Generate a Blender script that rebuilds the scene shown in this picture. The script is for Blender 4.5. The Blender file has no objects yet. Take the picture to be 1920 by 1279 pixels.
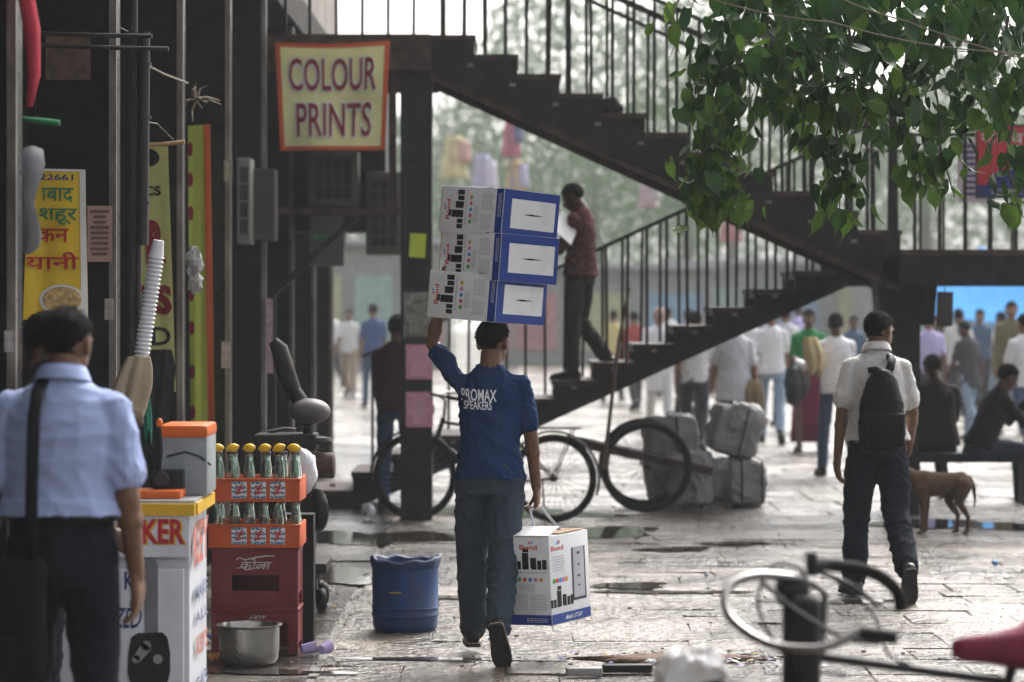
import bpy, bmesh, math, random
import numpy as np
from mathutils import Vector, Matrix
from mathutils.bvhtree import BVHTree
R = math.radians
PI = math.pi
random.seed(7)
SC = bpy.context.scene
COL = SC.collection

# ---------------------------------------------------------------- camera
F = 100.0 / 36.0 * 1920.0          # focal length in photograph pixels
CAMH = 1.8
cam_data = bpy.data.cameras.new('camera')
cam_data.lens = 100.0
cam_data.sensor_width = 36.0
cam_data.shift_y = -79.5 / 1920.0
cam_data.clip_start = 0.1
cam_data.clip_end = 2000.0
cam_data.dof.use_dof = True
cam_data.dof.focus_distance = 14.3
cam_data.dof.aperture_fstop = 2.4
cam = bpy.data.objects.new('camera', cam_data)
cam.location = (0, 0, CAMH)
cam.rotation_euler = (R(90), 0, 0)
COL.objects.link(cam)
SC.camera = cam

# ---------------------------------------------------------------- sky, sun, exposure
SUN_EL, SUN_AZ = 46.0, 26.0        # azimuth clockwise from +Y (straight ahead)
world = bpy.data.worlds.new('World')
SC.world = world
world.use_nodes = True
wn = world.node_tree
wn.nodes.clear()
w_out = wn.nodes.new('ShaderNodeOutputWorld')
w_bg = wn.nodes.new('ShaderNodeBackground')
w_hs = wn.nodes.new('ShaderNodeHueSaturation')
w_sky = wn.nodes.new('ShaderNodeTexSky')
w_sky.sky_type = 'NISHITA'
w_sky.sun_disc = False
w_sky.sun_elevation = R(SUN_EL)
w_sky.sun_rotation = R(SUN_AZ)
w_sky.air_density = 1.0
w_sky.dust_density = 6.0
w_sky.ozone_density = 1.0
w_hs.inputs['Saturation'].default_value = 0.28
w_bg.inputs['Strength'].default_value = 0.15
wn.links.new(w_sky.outputs[0], w_hs.inputs['Color'])
wn.links.new(w_hs.outputs[0], w_bg.inputs['Color'])
wn.links.new(w_bg.outputs[0], w_out.inputs['Surface'])
sun_data = bpy.data.lights.new('sun', 'SUN')
sun_data.energy = 1.2
sun_data.angle = R(24)
sun_data.color = (1.0, 0.97, 0.93)
sun = bpy.data.objects.new('sun', sun_data)
az, el = R(SUN_AZ), R(SUN_EL)
sd = Vector((math.sin(az) * math.cos(el), math.cos(az) * math.cos(el), math.sin(el)))
sun.rotation_euler = (-sd).to_track_quat('-Z', 'Y').to_euler()
COL.objects.link(sun)
SC.view_settings.view_transform = 'Standard'
SC.view_settings.look = 'None'
SC.view_settings.exposure = 1.42
SC.view_settings.gamma = 1.0
SC.render.engine = 'CYCLES'
SC.cycles.use_denoising = True
SC.cycles.max_bounces = 8
SC.cycles.diffuse_bounces = 3
SC.cycles.glossy_bounces = 4
SC.cycles.transmission_bounces = 8
SC.cycles.transparent_max_bounces = 12
SC.cycles.volume_bounces = 1
SC.cycles.sample_clamp_indirect = 6.0


def P(px, py, Y):
    """the point at depth Y seen at photograph pixel (px, py)"""
    return Vector(((px - 960.0) / F * Y, Y, CAMH - (py - 560.0) / F * Y))


# ---------------------------------------------------------------- materials
MATS = {}


def M(name, col, rough=0.6, metal=0.0, var=0.18, vs=6.0, bump=0.0, bs=60.0, spec=0.3, grime=0.0, gs=2.5,
      trans=0.0, alpha=1.0, stretch=None, rvar=0.0, ior=1.45, transl=0.0):
    if name in MATS:
        return MATS[name]
    m = bpy.data.materials.new(name)
    m.use_nodes = True
    nt = m.node_tree
    N, L = nt.nodes, nt.links
    b = N['Principled BSDF']
    b.inputs['Roughness'].default_value = rough
    b.inputs['Metallic'].default_value = metal
    b.inputs['Specular IOR Level'].default_value = spec
    b.inputs['IOR'].default_value = ior
    b.inputs['Transmission Weight'].default_value = trans
    b.inputs['Alpha'].default_value = alpha
    tc = N.new('ShaderNodeTexCoord')
    src = tc.outputs['Object']
    if stretch:
        mp = N.new('ShaderNodeMapping')
        mp.inputs['Scale'].default_value = stretch
        L.new(src, mp.inputs['Vector'])
        src = mp.outputs[0]
    n1 = N.new('ShaderNodeTexNoise')
    n1.inputs['Scale'].default_value = vs
    n1.inputs['Detail'].default_value = 6.0
    L.new(src, n1.inputs['Vector'])
    mx = N.new('ShaderNodeMix')
    mx.data_type = 'RGBA'
    c = Vector(col[:3])
    mx.inputs['A'].default_value = (*(c * (1 - var)), 1)
    mx.inputs['B'].default_value = (*[min(1, v) for v in (c * (1 + var))], 1)
    mr = N.new('ShaderNodeMapRange')
    mr.inputs['From Min'].default_value = 0.3
    mr.inputs['From Max'].default_value = 0.7
    L.new(n1.outputs['Fac'], mr.inputs['Value'])
    L.new(mr.outputs[0], mx.inputs['Factor'])
    cs = mx.outputs['Result']
    if grime > 0:
        n2 = N.new('ShaderNodeTexNoise')
        n2.inputs['Scale'].default_value = gs
        n2.inputs['Detail'].default_value = 9.0
        n2.inputs['Roughness'].default_value = 0.7
        L.new(src, n2.inputs['Vector'])
        r2 = N.new('ShaderNodeMapRange')
        r2.inputs['From Min'].default_value = 0.48
        r2.inputs['From Max'].default_value = 0.72
        r2.inputs['To Max'].default_value = grime
        L.new(n2.outputs['Fac'], r2.inputs['Value'])
        m2 = N.new('ShaderNodeMix')
        m2.data_type = 'RGBA'
        m2.inputs['B'].default_value = (0.045, 0.036, 0.028, 1)
        L.new(cs, m2.inputs['A'])
        L.new(r2.outputs[0], m2.inputs['Factor'])
        cs = m2.outputs['Result']
    L.new(cs, b.inputs['Base Color'])
    if rvar > 0:
        r3 = N.new('ShaderNodeMapRange')
        r3.inputs['From Min'].default_value = 0.35
        r3.inputs['From Max'].default_value = 0.65
        r3.inputs['To Min'].default_value = max(0.02, rough - rvar)
        r3.inputs['To Max'].default_value = min(1, rough + rvar)
        L.new(n1.outputs['Fac'], r3.inputs['Value'])
        L.new(r3.outputs[0], b.inputs['Roughness'])
    if bump > 0:
        n3 = N.new('ShaderNodeTexNoise')
        n3.inputs['Scale'].default_value = bs
        n3.inputs['Detail'].default_value = 5.0
        L.new(src, n3.inputs['Vector'])
        bp = N.new('ShaderNodeBump')
        bp.inputs['Strength'].default_value = bump
        bp.inputs['Distance'].default_value = 0.01
        L.new(n3.outputs['Fac'], bp.inputs['Height'])
        L.new(bp.outputs[0], b.inputs['Normal'])
    if transl > 0:
        t = N.new('ShaderNodeBsdfTranslucent')
        L.new(cs, t.inputs['Color'])
        ms = N.new('ShaderNodeMixShader')
        ms.inputs[0].default_value = transl
        L.new(b.outputs[0], ms.inputs[1])
        L.new(t.outputs[0], ms.inputs[2])
        L.new(ms.outputs[0], N['Material Output'].inputs['Surface'])
    MATS[name] = m
    return m


# ---------------------------------------------------------------- mesh builder
def smooth_path(pts, k=6):
    """Catmull-Rom through the points"""
    q = [Vector(a) for a in pts]
    q = [q[0] * 2 - q[1]] + q + [q[-1] * 2 - q[-2]]
    out = []
    for i in range(1, len(q) - 2):
        for j in range(k):
            t = j / k
            out.append(.5 * (q[i] * 2 + (q[i + 1] - q[i - 1]) * t + (q[i - 1] * 2 - q[i] * 5 + q[i + 1] * 4 - q[i + 2]) * t * t + (q[i] * 3 - q[i - 1] - q[i + 1] * 3 + q[i + 2]) * t ** 3))
    out.append(q[-2])
    return out


class MB:
    """collects shapes; build() links them as ONE mesh object"""

    def __init__(s):
        s.v, s.f, s.m = [], [], []
        s.mi = 0

    def add(s, verts, faces):
        o = len(s.v)
        s.v.extend([tuple(q) for q in verts])
        s.f.extend([tuple(i + o for i in q) for q in faces])
        s.m.extend([s.mi] * len(faces))
        return s

    def box(s, c, size, rot=None, taper=1.0):
        hx, hy, hz = size[0] / 2, size[1] / 2, size[2] / 2
        vs = []
        for z in (-1, 1):
            k = taper if z > 0 else 1.0
            for x, y in ((-1, -1), (1, -1), (1, 1), (-1, 1)):
                vs.append(Vector((x * hx * k, y * hy * k, z * hz)))
        if rot is not None:
            vs = [rot @ q for q in vs]
        c = Vector(c)
        return s.add([q + c for q in vs], [(3, 2, 1, 0), (4, 5, 6, 7), (0, 1, 5, 4), (1, 2, 6, 5), (2, 3, 7, 6), (3, 0, 4, 7)])

    def rbox(s, c, size, r=0.01, rot=None):
        """box with chamfered edges"""
        hx, hy, hz = [q / 2 for q in size]
        r = min(r, hx * .9, hy * .9, hz * .9)
        bm = bmesh.new()
        bmesh.ops.create_cube(bm, size=1.0)
        for q in bm.verts:
            q.co = Vector((q.co.x * size[0], q.co.y * size[1], q.co.z * size[2]))
        bmesh.ops.bevel(bm, geom=bm.edges[:] + bm.verts[:], offset=r, segments=2, profile=0.6, affect='EDGES')
        bm.verts.index_update()
        c = Vector(c)
        vs = [((rot @ q.co) if rot is not None else q.co) + c for q in bm.verts]
        fs = [[q.index for q in f.verts] for f in bm.faces]
        bm.free()
        return s.add(vs, fs)

    def loft(s, rings, cap=True):
        n = len(rings[0])
        vs = [q for r in rings for q in r]
        fs = []
        for i in range(len(rings) - 1):
            for j in range(n):
                k = (j + 1) % n
                fs.append((i * n + j, i * n + k, (i + 1) * n + k, (i + 1) * n + j))
        if cap:
            fs.append(tuple(range(n - 1, -1, -1)))
            fs.append(tuple((len(rings) - 1) * n + j for j in range(n)))
        return s.add(vs, fs)

    def tube(s, pts, rads, n=8, cap=True, flat=1.0):
        pts = [Vector(q) for q in pts]
        if not hasattr(rads, '__len__'):
            rads = [rads] * len(pts)
        up = None
        rings = []
        for i, p in enumerate(pts):
            t = (pts[min(i + 1, len(pts) - 1)] - pts[max(i - 1, 0)])
            if t.length < 1e-9:
                t = Vector((0, 0, 1))
            t.normalize()
            if up is None:
                up = Vector((0, 0, 1)) if abs(t.z) < 0.9 else Vector((0, 1, 0))
            a = up - t * up.dot(t)
            if a.length < 1e-6:
                a = t.orthogonal()
            a.normalize()
            up = a
            b = t.cross(a)
            rings.append([p + (a * math.cos(q) + b * math.sin(q) * flat) * rads[i] for q in [2 * PI * j / n for j in range(n)]])
        return s.loft(rings, cap)

    def lathe(s, prof, c=(0, 0, 0), n=20, rot=None):
        c = Vector(c)
        rings = []
        for r, z in prof:
            ring = [Vector((r * math.cos(2 * PI * j / n), r * math.sin(2 * PI * j / n), z)) for j in range(n)]
            if rot is not None:
                ring = [rot @ q for q in ring]
            rings.append([q + c for q in ring])
        return s.loft(rings, True)

    def ell(s, c, rad, rot=None, nu=14, nv=10):
        c = Vector(c)
        prof = [(math.sin(PI * i / nv), -math.cos(PI * i / nv)) for i in range(nv + 1)]
        rings = []
        for r, z in prof:
            r = max(r, 0.01)
            ring = [Vector((r * math.cos(2 * PI * j / nu) * rad[0], r * math.sin(2 * PI * j / nu) * rad[1], z * rad[2])) for j in range(nu)]
            if rot is not None:
                ring = [rot @ q for q in ring]
            rings.append([q + c for q in ring])
        return s.loft(rings, True)

    def prism(s, poly, d, origin=(0, 0, 0), u=(1, 0, 0), v=(0, 0, 1)):
        """polygon in the plane (u, v), extruded by d along u x v"""
        o, u, v = Vector(origin), Vector(u), Vector(v)
        w = u.cross(v).normalized() * d
        n = len(poly)
        a = [o + u * q[0] + v * q[1] for q in poly]
        vs = a + [q + w for q in a]
        fs = [tuple(range(n - 1, -1, -1)), tuple(range(n, 2 * n))] + [(i, (i + 1) % n, n + (i + 1) % n, n + i) for i in range(n)]
        return s.add(vs, fs)

    def torus(s, c, Rr, r, axis='Y', n=36, k=8, flat=1.0):
        c = Vector(c)
        rings = []
        for i in range(n):
            a = 2 * PI * i / n
            ring = []
            for j in range(k):
                b = 2 * PI * j / k
                rr = Rr + r * math.cos(b)
                q = (rr * math.cos(a), r * flat * math.sin(b), rr * math.sin(a))
                if axis == 'Z':
                    q = (q[0], q[2], q[1])
                elif axis == 'X':
                    q = (q[1], q[0], q[2])
                ring.append(c + Vector(q))
            rings.append(ring)
        vs = [q for r_ in rings for q in r_]
        fs = [(i * k + j, i * k + (j + 1) % k, ((i + 1) % n) * k + (j + 1) % k, ((i + 1) % n) * k + j) for i in range(n) for j in range(k)]
        return s.add(vs, fs)

    # flat print on a plane: o + u*x + v*y, lifted along n
    def rect(s, o, u, v, x0, y0, x1, y1):
        o, u, v = Vector(o), Vector(u), Vector(v)
        return s.add([o + u * x0 + v * y0, o + u * x1 + v * y0, o + u * x1 + v * y1, o + u * x0 + v * y1], [(0, 1, 2, 3)])

    def disc(s, o, u, v, x, y, rx, ry=None, n=20):
        o, u, v = Vector(o), Vector(u), Vector(v)
        ry = ry or rx
        return s.add([o + u * (x + rx * math.cos(2 * PI * i / n)) + v * (y + ry * math.sin(2 * PI * i / n)) for i in range(n)], [tuple(range(n))])

    def poly(s, o, u, v, pts):
        o, u, v = Vector(o), Vector(u), Vector(v)
        return s.add([o + u * a + v * b for a, b in pts], [tuple(range(len(pts)))])

    def stroke(s, o, u, v, pts, w):
        """a brush stroke along 2-D points"""
        o, u, v = Vector(o), Vector(u), Vector(v)
        L_, R_ = [], []
        for i, q in enumerate(pts):
            a = pts[max(i - 1, 0)]
            b = pts[min(i + 1, len(pts) - 1)]
            d = Vector((b[0] - a[0], b[1] - a[1]))
            if d.length < 1e-9:
                d = Vector((1, 0))
            d.normalize()
            ww = w * (0.55 + 0.45 * math.sin(PI * (i + .5) / len(pts)))
            L_.append((q[0] - d.y * ww / 2, q[1] + d.x * ww / 2))
            R_.append((q[0] + d.y * ww / 2, q[1] - d.x * ww / 2))
        n = len(pts)
        vs = [o + u * a + v * b for a, b in R_ + L_]
        return s.add(vs, [(i, i + 1, n + i + 1, n + i) for i in range(n - 1)])

    def text(s, body, o, u, v, x0, y0, x1, y1, bold=0.0, shear=0.0):
        vs, fs = glyphs(body, bold)
        o, u, v = Vector(o), Vector(u), Vector(v)
        w, h = x1 - x0, y1 - y0
        return s.add([o + u * (x0 + (a + shear * b) * w) + v * (y0 + b * h) for a, b in vs], fs)

    def build(s, name, mats, parent=None, smooth=False, loc=None):
        me = bpy.data.meshes.new(name)
        me.from_pydata(s.v, [], s.f)
        if not isinstance(mats, (list, tuple)):
            mats = [mats]
        for q in mats:
            me.materials.append(q)
        if len(mats) > 1:
            me.polygons.foreach_set('material_index', s.m)
        if smooth:
            me.polygons.foreach_set('use_smooth', [True] * len(me.polygons))
            if smooth != 'all':
                me.set_sharp_from_angle(angle=R(40))
        me.update()
        o = bpy.data.objects.new(name, me)
        COL.objects.link(o)
        if loc is not None:
            o.location = loc
        if parent is not None:
            o.parent = parent
        return o


GL = {}


def glyphs(body, bold=0.0):
    """filled letter outlines scaled into the unit square"""
    k = (body, bold)
    if k not in GL:
        c = bpy.data.curves.new('lettering', 'FONT')
        c.body = body
        c.offset = bold
        c.resolution_u = 3
        o = bpy.data.objects.new('lettering', c)
        COL.objects.link(o)
        dg = bpy.context.evaluated_depsgraph_get()
        me = o.evaluated_get(dg).to_mesh()
        vs = [(q.co.x, q.co.y) for q in me.vertices]
        fs = [tuple(q.vertices) for q in me.polygons]
        o.evaluated_get(dg).to_mesh_clear()
        bpy.data.objects.remove(o)
        bpy.data.curves.remove(c)
        x0, x1 = min(q[0] for q in vs), max(q[0] for q in vs)
        y0, y1 = min(q[1] for q in vs), max(q[1] for q in vs)
        GL[k] = ([((a - x0) / (x1 - x0), (b - y0) / (y1 - y0)) for a, b in vs], fs)
    return GL[k]


def tag(o, label=None, cat=None, group=None, kind=None):
    if label:
        o['label'] = label
    if cat:
        o['category'] = cat
    if group:
        o['group'] = group
    if kind:
        o['kind'] = kind
    return o


def thing(name, label, cat, loc=(0, 0, 0), rz=0.0, group=None):
    o = bpy.data.objects.new(name, None)
    o.empty_display_size = 0.1
    COL.objects.link(o)
    o.location = loc
    o.rotation_euler = (0, 0, rz)
    return tag(o, label, cat, group)


def inst(src, name, loc, rot=(0, 0, 0), scale=(1, 1, 1), parent=None):
    o = bpy.data.objects.new(name, src)
    COL.objects.link(o)
    o.location, o.rotation_euler, o.scale = loc, rot, scale
    o.parent = parent
    return o


def rotz(a):
    return Matrix.Rotation(a, 3, 'Z')


def cloth_sheet(poly, nu, nv, amp, seed, y=0.0):
    """wavy quad: poly = four corners (bl, br, tr, tl) as Vectors; returns grid of points, depth waves along -Y"""
    rnd = random.Random(seed)
    ph = [rnd.uniform(0, 6) for _ in range(6)]
    g = []
    for j in range(nv + 1):
        t = j / nv
        row = []
        for i in range(nu + 1):
            s_ = i / nu
            p = (poly[0] * (1 - s_) + poly[1] * s_) * (1 - t) + (poly[3] * (1 - s_) + poly[2] * s_) * t
            w = amp * (math.sin(7 * s_ + 3 * t + ph[0]) + .6 * math.sin(13 * s_ - 5 * t + ph[1]) + .5 * math.sin(9 * t + 4 * s_ + ph[2]))
            row.append(p + Vector((0, w, 0)))
        g.append(row)
    return g


# ================================================================= SETTING
def wet_stone(name, c0, c1, rlo, rhi, bump):
    m = bpy.data.materials.new(name)
    m.use_nodes = True
    nt = m.node_tree
    N, L = nt.nodes, nt.links
    b = N['Principled BSDF']
    b.inputs['IOR'].default_value = 1.5
    g = N.new('ShaderNodeNewGeometry')
    oi = N.new('ShaderNodeObjectInfo')
    n1 = N.new('ShaderNodeTexNoise')
    n1.inputs['Scale'].default_value = 0.9
    n1.inputs['Detail'].default_value = 8
    n1.inputs['Roughness'].default_value = 0.65
    n2 = N.new('ShaderNodeTexNoise')
    n2.inputs['Scale'].default_value = 14
    n2.inputs['Detail'].default_value = 8
    n3 = N.new('ShaderNodeTexNoise')
    n3.inputs['Scale'].default_value = 45
    n3.inputs['Detail'].default_value = 6
    for q in (n1, n2, n3):
        L.new(g.outputs['Position'], q.inputs['Vector'])
    mx = N.new('ShaderNodeMix')
    mx.data_type = 'RGBA'
    mx.inputs['A'].default_value = (*c0, 1)
    mx.inputs['B'].default_value = (*c1, 1)
    mr = N.new('ShaderNodeMapRange')
    mr.inputs['From Min'].default_value = .3
    mr.inputs['From Max'].default_value = .7
    L.new(n2.outputs['Fac'], mr.inputs['Value'])
    L.new(mr.outputs[0], mx.inputs['Factor'])
    mv = N.new('ShaderNodeMix')
    mv.data_type = 'RGBA'
    mv.blend_type = 'MULTIPLY'
    mv.inputs['Factor'].default_value = 0.75
    rm = N.new('ShaderNodeMapRange')
    rm.inputs['To Min'].default_value = .85
    rm.inputs['To Max'].default_value = 1.12
    L.new(oi.outputs['Random'], rm.inputs['Value'])
    L.new(mx.outputs['Result'], mv.inputs['A'])
    L.new(rm.outputs[0], mv.inputs['B'])
    L.new(mv.outputs['Result'], b.inputs['Base Color'])
    st = N.new('ShaderNodeMapRange')
    st.inputs['From Min'].default_value = .40
    st.inputs['From Max'].default_value = .60
    st.inputs['To Min'].default_value = .36
    st.inputs['To Max'].default_value = 1.08
    L.new(n1.outputs['Fac'], st.inputs['Value'])
    ms = N.new('ShaderNodeMix')
    ms.data_type = 'RGBA'
    ms.blend_type = 'MULTIPLY'
    ms.inputs['Factor'].default_value = 1.0
    L.new(mv.outputs['Result'], ms.inputs['A'])
    L.new(st.outputs[0], ms.inputs['B'])
    L.new(ms.outputs['Result'], b.inputs['Base Color'])
    rr = N.new('ShaderNodeMapRange')
    rr.inputs['From Min'].default_value = .43
    rr.inputs['From Max'].default_value = .59
    rr.inputs['To Min'].default_value = rlo
    rr.inputs['To Max'].default_value = rhi
    L.new(n1.outputs['Fac'], rr.inputs['Value'])
    L.new(rr.outputs[0], b.inputs['Roughness'])
    ad = N.new('ShaderNodeMath')
    ad.operation = 'MULTIPLY_ADD'
    ad.inputs[1].default_value = 2.2
    L.new(n2.outputs['Fac'], ad.inputs[0])
    L.new(n3.outputs['Fac'], ad.inputs[2])
    bp = N.new('ShaderNodeBump')
    bp.inputs['Strength'].default_value = bump
    bp.inputs['Distance'].default_value = 0.016
    L.new(ad.outputs[0], bp.inputs['Height'])
    L.new(bp.outputs[0], b.inputs['Normal'])
    return m


m_street = wet_stone('wet_street_stone', (.070, .052, .038), (.205, .170, .134), .03, .36, .95)
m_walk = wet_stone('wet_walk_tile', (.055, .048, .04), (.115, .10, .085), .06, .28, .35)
m_bed = wet_stone('wet_dirt_joint', (.10, .085, .07), (.17, .15, .125), .2, .5, .6)
m_far = wet_stone('wet_far_paving', (.10, .08, .06), (.24, .205, .165), .05, .36, .6)

ground = MB()
ground.add([(-270, -34, -.014), (270, -34, -.014), (270, 512, -.014), (-270, 512, -.014)], [(0, 1, 2, 3)])
ground = tag(ground.build('ground', m_bed), kind='structure')
fg = MB()
fg.add([(-269, 34, -.004), (269, 34, -.004), (269, 511, -.004), (-269, 511, -.004)], [(0, 1, 2, 3)])
fg.build('distant_paving', m_far, ground)


def stone_mesh(w, d, seed, mat, h=.03):
    """one paving stone: uneven chamfered block, top at about z = 0"""
    rnd = random.Random(seed)
    c = .003
    n = []
    for (x, y) in ((-1, -1), (1, -1), (1, 1), (-1, 1)):
        n.append((x * w / 2 + rnd.uniform(-.006, .006), y * d / 2 + rnd.uniform(-.006, .006)))
    zs = [rnd.uniform(-.004, .004) for _ in range(4)]
    vs = [(x, y, -h) for x, y in n] + [(x, y, zs[i] - .0018) for i, (x, y) in enumerate(n)]
    vs += [(x - math.copysign(c, x), y - math.copysign(c, y), zs[i]) for i, (x, y) in enumerate(n)]
    fs = []
    for a in (0, 4):
        for i in range(4):
            j = (i + 1) % 4
            fs.append((a + i, a + j, a + 4 + j, a + 4 + i))
    fs.append((8, 9, 10, 11))
    me = bpy.data.meshes.new('paving_stone')
    me.from_pydata(vs, [], fs)
    me.materials.append(mat)
    me.update()
    return me


rs0 = random.Random(19)
stones = []      # (x, y, w, d, zone)
y = 12.3
row = 0
while y < 34:
    d = rs0.choice((.30, .36, .42)) if y < 21 else rs0.choice((.45, .55))
    xr = min(y * .19 + .8, 9)
    x = -.93
    while x < xr:
        w = rs0.choice((.40, .5, .6, .75)) if y < 21 else rs0.choice((.6, .8, 1.0))
        stones.append((x + w / 2, y + d / 2, w, d, 0))
        x += w
    y += d
    row += 1
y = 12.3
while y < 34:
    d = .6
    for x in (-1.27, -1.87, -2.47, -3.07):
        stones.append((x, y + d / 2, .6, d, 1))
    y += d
stones.sort(key=lambda q: q[1])
vis = [q for q in stones if abs(q[0]) < q[1] * .185 + .25]
cache = {}
rnd = random.Random(3)
near, rest = vis[:300], vis[300:]
for q in near:
    k = (round(q[2], 2), q[3], q[4], rnd.randrange(5))
    if k not in cache:
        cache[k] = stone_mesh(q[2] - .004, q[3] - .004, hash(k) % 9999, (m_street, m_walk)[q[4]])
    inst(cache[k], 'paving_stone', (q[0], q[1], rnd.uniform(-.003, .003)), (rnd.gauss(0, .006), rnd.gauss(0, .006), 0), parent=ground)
mb = MB()
for q in rest:
    w, d = q[2] - .008, q[3] - .008
    z = [rnd.uniform(-.004, .004) for _ in range(4)]
    mb.mi = q[4]
    vs = []
    for i, (sx, sy) in enumerate(((-1, -1), (1, -1), (1, 1), (-1, 1))):
        vs.append((q[0] + sx * w / 2, q[1] + sy * d / 2, -.02))
    for i, (sx, sy) in enumerate(((-1, -1), (1, -1), (1, 1), (-1, 1))):
        vs.append((q[0] + sx * (w / 2 - .01), q[1] + sy * (d / 2 - .01), z[i]))
    mb.add(vs, [(0, 1, 5, 4), (1, 2, 6, 5), (2, 3, 7, 6), (3, 0, 4, 7), (4, 5, 6, 7)])
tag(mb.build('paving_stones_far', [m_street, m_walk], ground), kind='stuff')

# standing water
m_water = bpy.data.materials.new('puddle_water')
m_water.use_nodes = True
_b = m_water.node_tree.nodes['Principled BSDF']
_b.inputs['Base Color'].default_value = (.035, .03, .026, 1)
_b.inputs['Roughness'].default_value = .045
_b.inputs['IOR'].default_value = 1.33
_n = m_water.node_tree.nodes.new('ShaderNodeTexNoise')
_n.inputs['Scale'].default_value = 9
_p = m_water.node_tree.nodes.new('ShaderNodeBump')
_p.inputs['Strength'].default_value = .05
_p.inputs['Distance'].default_value = .01
m_water.node_tree.links.new(_n.outputs['Fac'], _p.inputs['Height'])
m_water.node_tree.links.new(_p.outputs[0], _b.inputs['Normal'])


def puddle(px, py, wx, wy, seed):
    c = P(px, py, CAMH * F / (py - 560))
    rnd = random.Random(seed)
    a = [rnd.uniform(0, 6) for _ in range(4)]
    n = 44
    vs = []
    for i in range(n):
        t = 2 * PI * i / n
        k = 1 + .28 * math.sin(2 * t + a[0]) + .18 * math.sin(3 * t + a[1]) + .12 * math.sin(5 * t + a[2]) + .07 * math.sin(9 * t + a[3])
        vs.append((c.x + wx * k * math.cos(t), c.y + wy * k * math.sin(t), .0085))
    m = MB()
    m.add(vs, [tuple(range(n))])
    tag(m.build('puddle', m_water), kind='structure')


for i, a in enumerate([(1120, 1000, .55, .42), (1265, 1032, .22, .22), (1370, 1020, .28, .12), (850, 1122, .2, .12), (700, 1010, .5, .7),
                       (640, 1080, .25, .5), (1180, 1100, .28, .16), (1250, 1112, .4, .1), (1560, 1130, .35, .12), (820, 1238, .5, .05),
                       (500, 1262, .35, .1), (1800, 985, .6, .5), (940, 962, .8, .5)]):
    puddle(*a, seed=i)
# ---------------------------------------------------------------- arcade building on the left
m_granite = M('black_granite', (.009, .009, .010), .38, var=.4, vs=14, grime=.25, gs=3, rvar=.12, spec=.10)
m_strip = M('pale_edge_strip', (.17, .145, .125), .6, var=.35, vs=9, grime=.7, gs=7, stretch=(1, 1, .4))
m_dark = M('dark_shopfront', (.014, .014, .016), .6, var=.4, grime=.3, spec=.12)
m_black_wall = M('near_black_wall', (.028, .026, .025), .85, var=.3, grime=.5, spec=.1)  # near-black wall tone with brown mottling for the arcade interior
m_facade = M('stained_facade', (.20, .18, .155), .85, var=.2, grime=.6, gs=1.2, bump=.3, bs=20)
m_rust = M('rusty_painted_steel', (.048, .030, .025), .6, var=.6, vs=9, grime=.5, gs=6, spec=.15)
m_iron = M('black_painted_iron', (.011, .0095, .010), .5, var=.4, vs=14, grime=.7, gs=5, spec=.15)
m_cream = M('cream_metal', (.19, .186, .165), .55, var=.12, grime=.5, gs=6)
m_grille = M('dark_grille', (.05, .055, .06), .6)
m_beige = M('beige_plaster', (.06, .054, .048), .85, grime=.6)

XE = -1.93
arc = thing('arcade_building', 'long dark arcade building with black stone columns along the left side', 'building', (-2.2, 14, 0))


def part(mb, name, mat, root, smooth=False):
    o = mb.build(name, mat, None, smooth)
    o.parent = root
    o.matrix_parent_inverse = Matrix.Translation(root.location).inverted() if root.rotation_euler.z == 0 else root.matrix_basis.inverted()
    return o


for k in range(8):
    yk = 11.07 + 2.8 * k - .0
    c = part(MB().box((XE - .215, yk + .07, 2.1), (.43, .14, 4.2)), 'column', m_granite, arc)
    st = MB().box((XE - .014, yk - .012, 2.1), (.036, .024, 4.19))
    s = st.build('edge_strip', m_strip)
    s.parent = c
    fl = MB().box((XE - .405, yk - .009, 2.1), (.03, .018, 4.19)).build('edge_strip', m_iron)
    fl.parent = c
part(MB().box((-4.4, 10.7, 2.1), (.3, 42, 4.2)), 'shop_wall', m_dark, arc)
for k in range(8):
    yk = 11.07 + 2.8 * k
    part(MB().box((-3.36, yk + .3, 2.1), (1.8, .16, 4.18)), 'cross_wall', m_black_wall, arc)
part(MB().box((-5.0, 10.7, 4.37), (6.2, 42.2, .3)), 'ceiling_slab', m_black_wall, arc)
part(MB().box((-5.0, 10.7, 8.8), (6.1, 42.1, 8.5)), 'unseen_upper_storeys', m_facade, arc)  # upper floors out of view, added to shade the arcade and street
for k in range(9):
    for z in (5.6, 8.9):
        w = part(MB().box((-1.94, -6.4 + 4.4 * k, z + .8), (.03, 1.6, 1.6)), 'window', m_grille, arc)
# projecting wall under the gallery that carries the air conditioners
part(MB().box((-2.0, 25.75, 3.05), (1.75, .9, 1.3)), 'projecting_wall', m_dark, arc)
part(MB().box((-2.35, 24.75, 2.95), (.4, .5, 1.6)), 'side_panel', m_black_wall, arc)


def ac_unit(x0, y0, x1, y1, Y, label, grid=(4, 3)):
    a, b = P(x0, y1, Y), P(x1, y0, Y)
    w, h = b.x - a.x, b.z - a.z
    t = thing('air_conditioner', label, 'air conditioner', ((a.x + b.x) / 2, Y, a.z), group='air conditioners under the gallery')
    MB().rbox((0, .17, h / 2), (w, .34, h), .012).build('casing', m_cream, t, True)
    MB().box((0, -.004, h / 2), (w * .74, .012, h * .8)).build('grille_recess', m_grille, t)
    for i in range(grid[0] + 1):
        MB().box((-w * .37 + w * .74 * i / grid[0], -.016, h / 2), (.012, .014, h * .82)).build('grille_bar', m_cream, t)
    for i in range(grid[1] + 1):
        MB().box((0, -.013, h * .1 + h * .8 * i / grid[1]), (w * .76, .012, .012)).build('grille_bar', m_cream, t)
    return t


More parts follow.
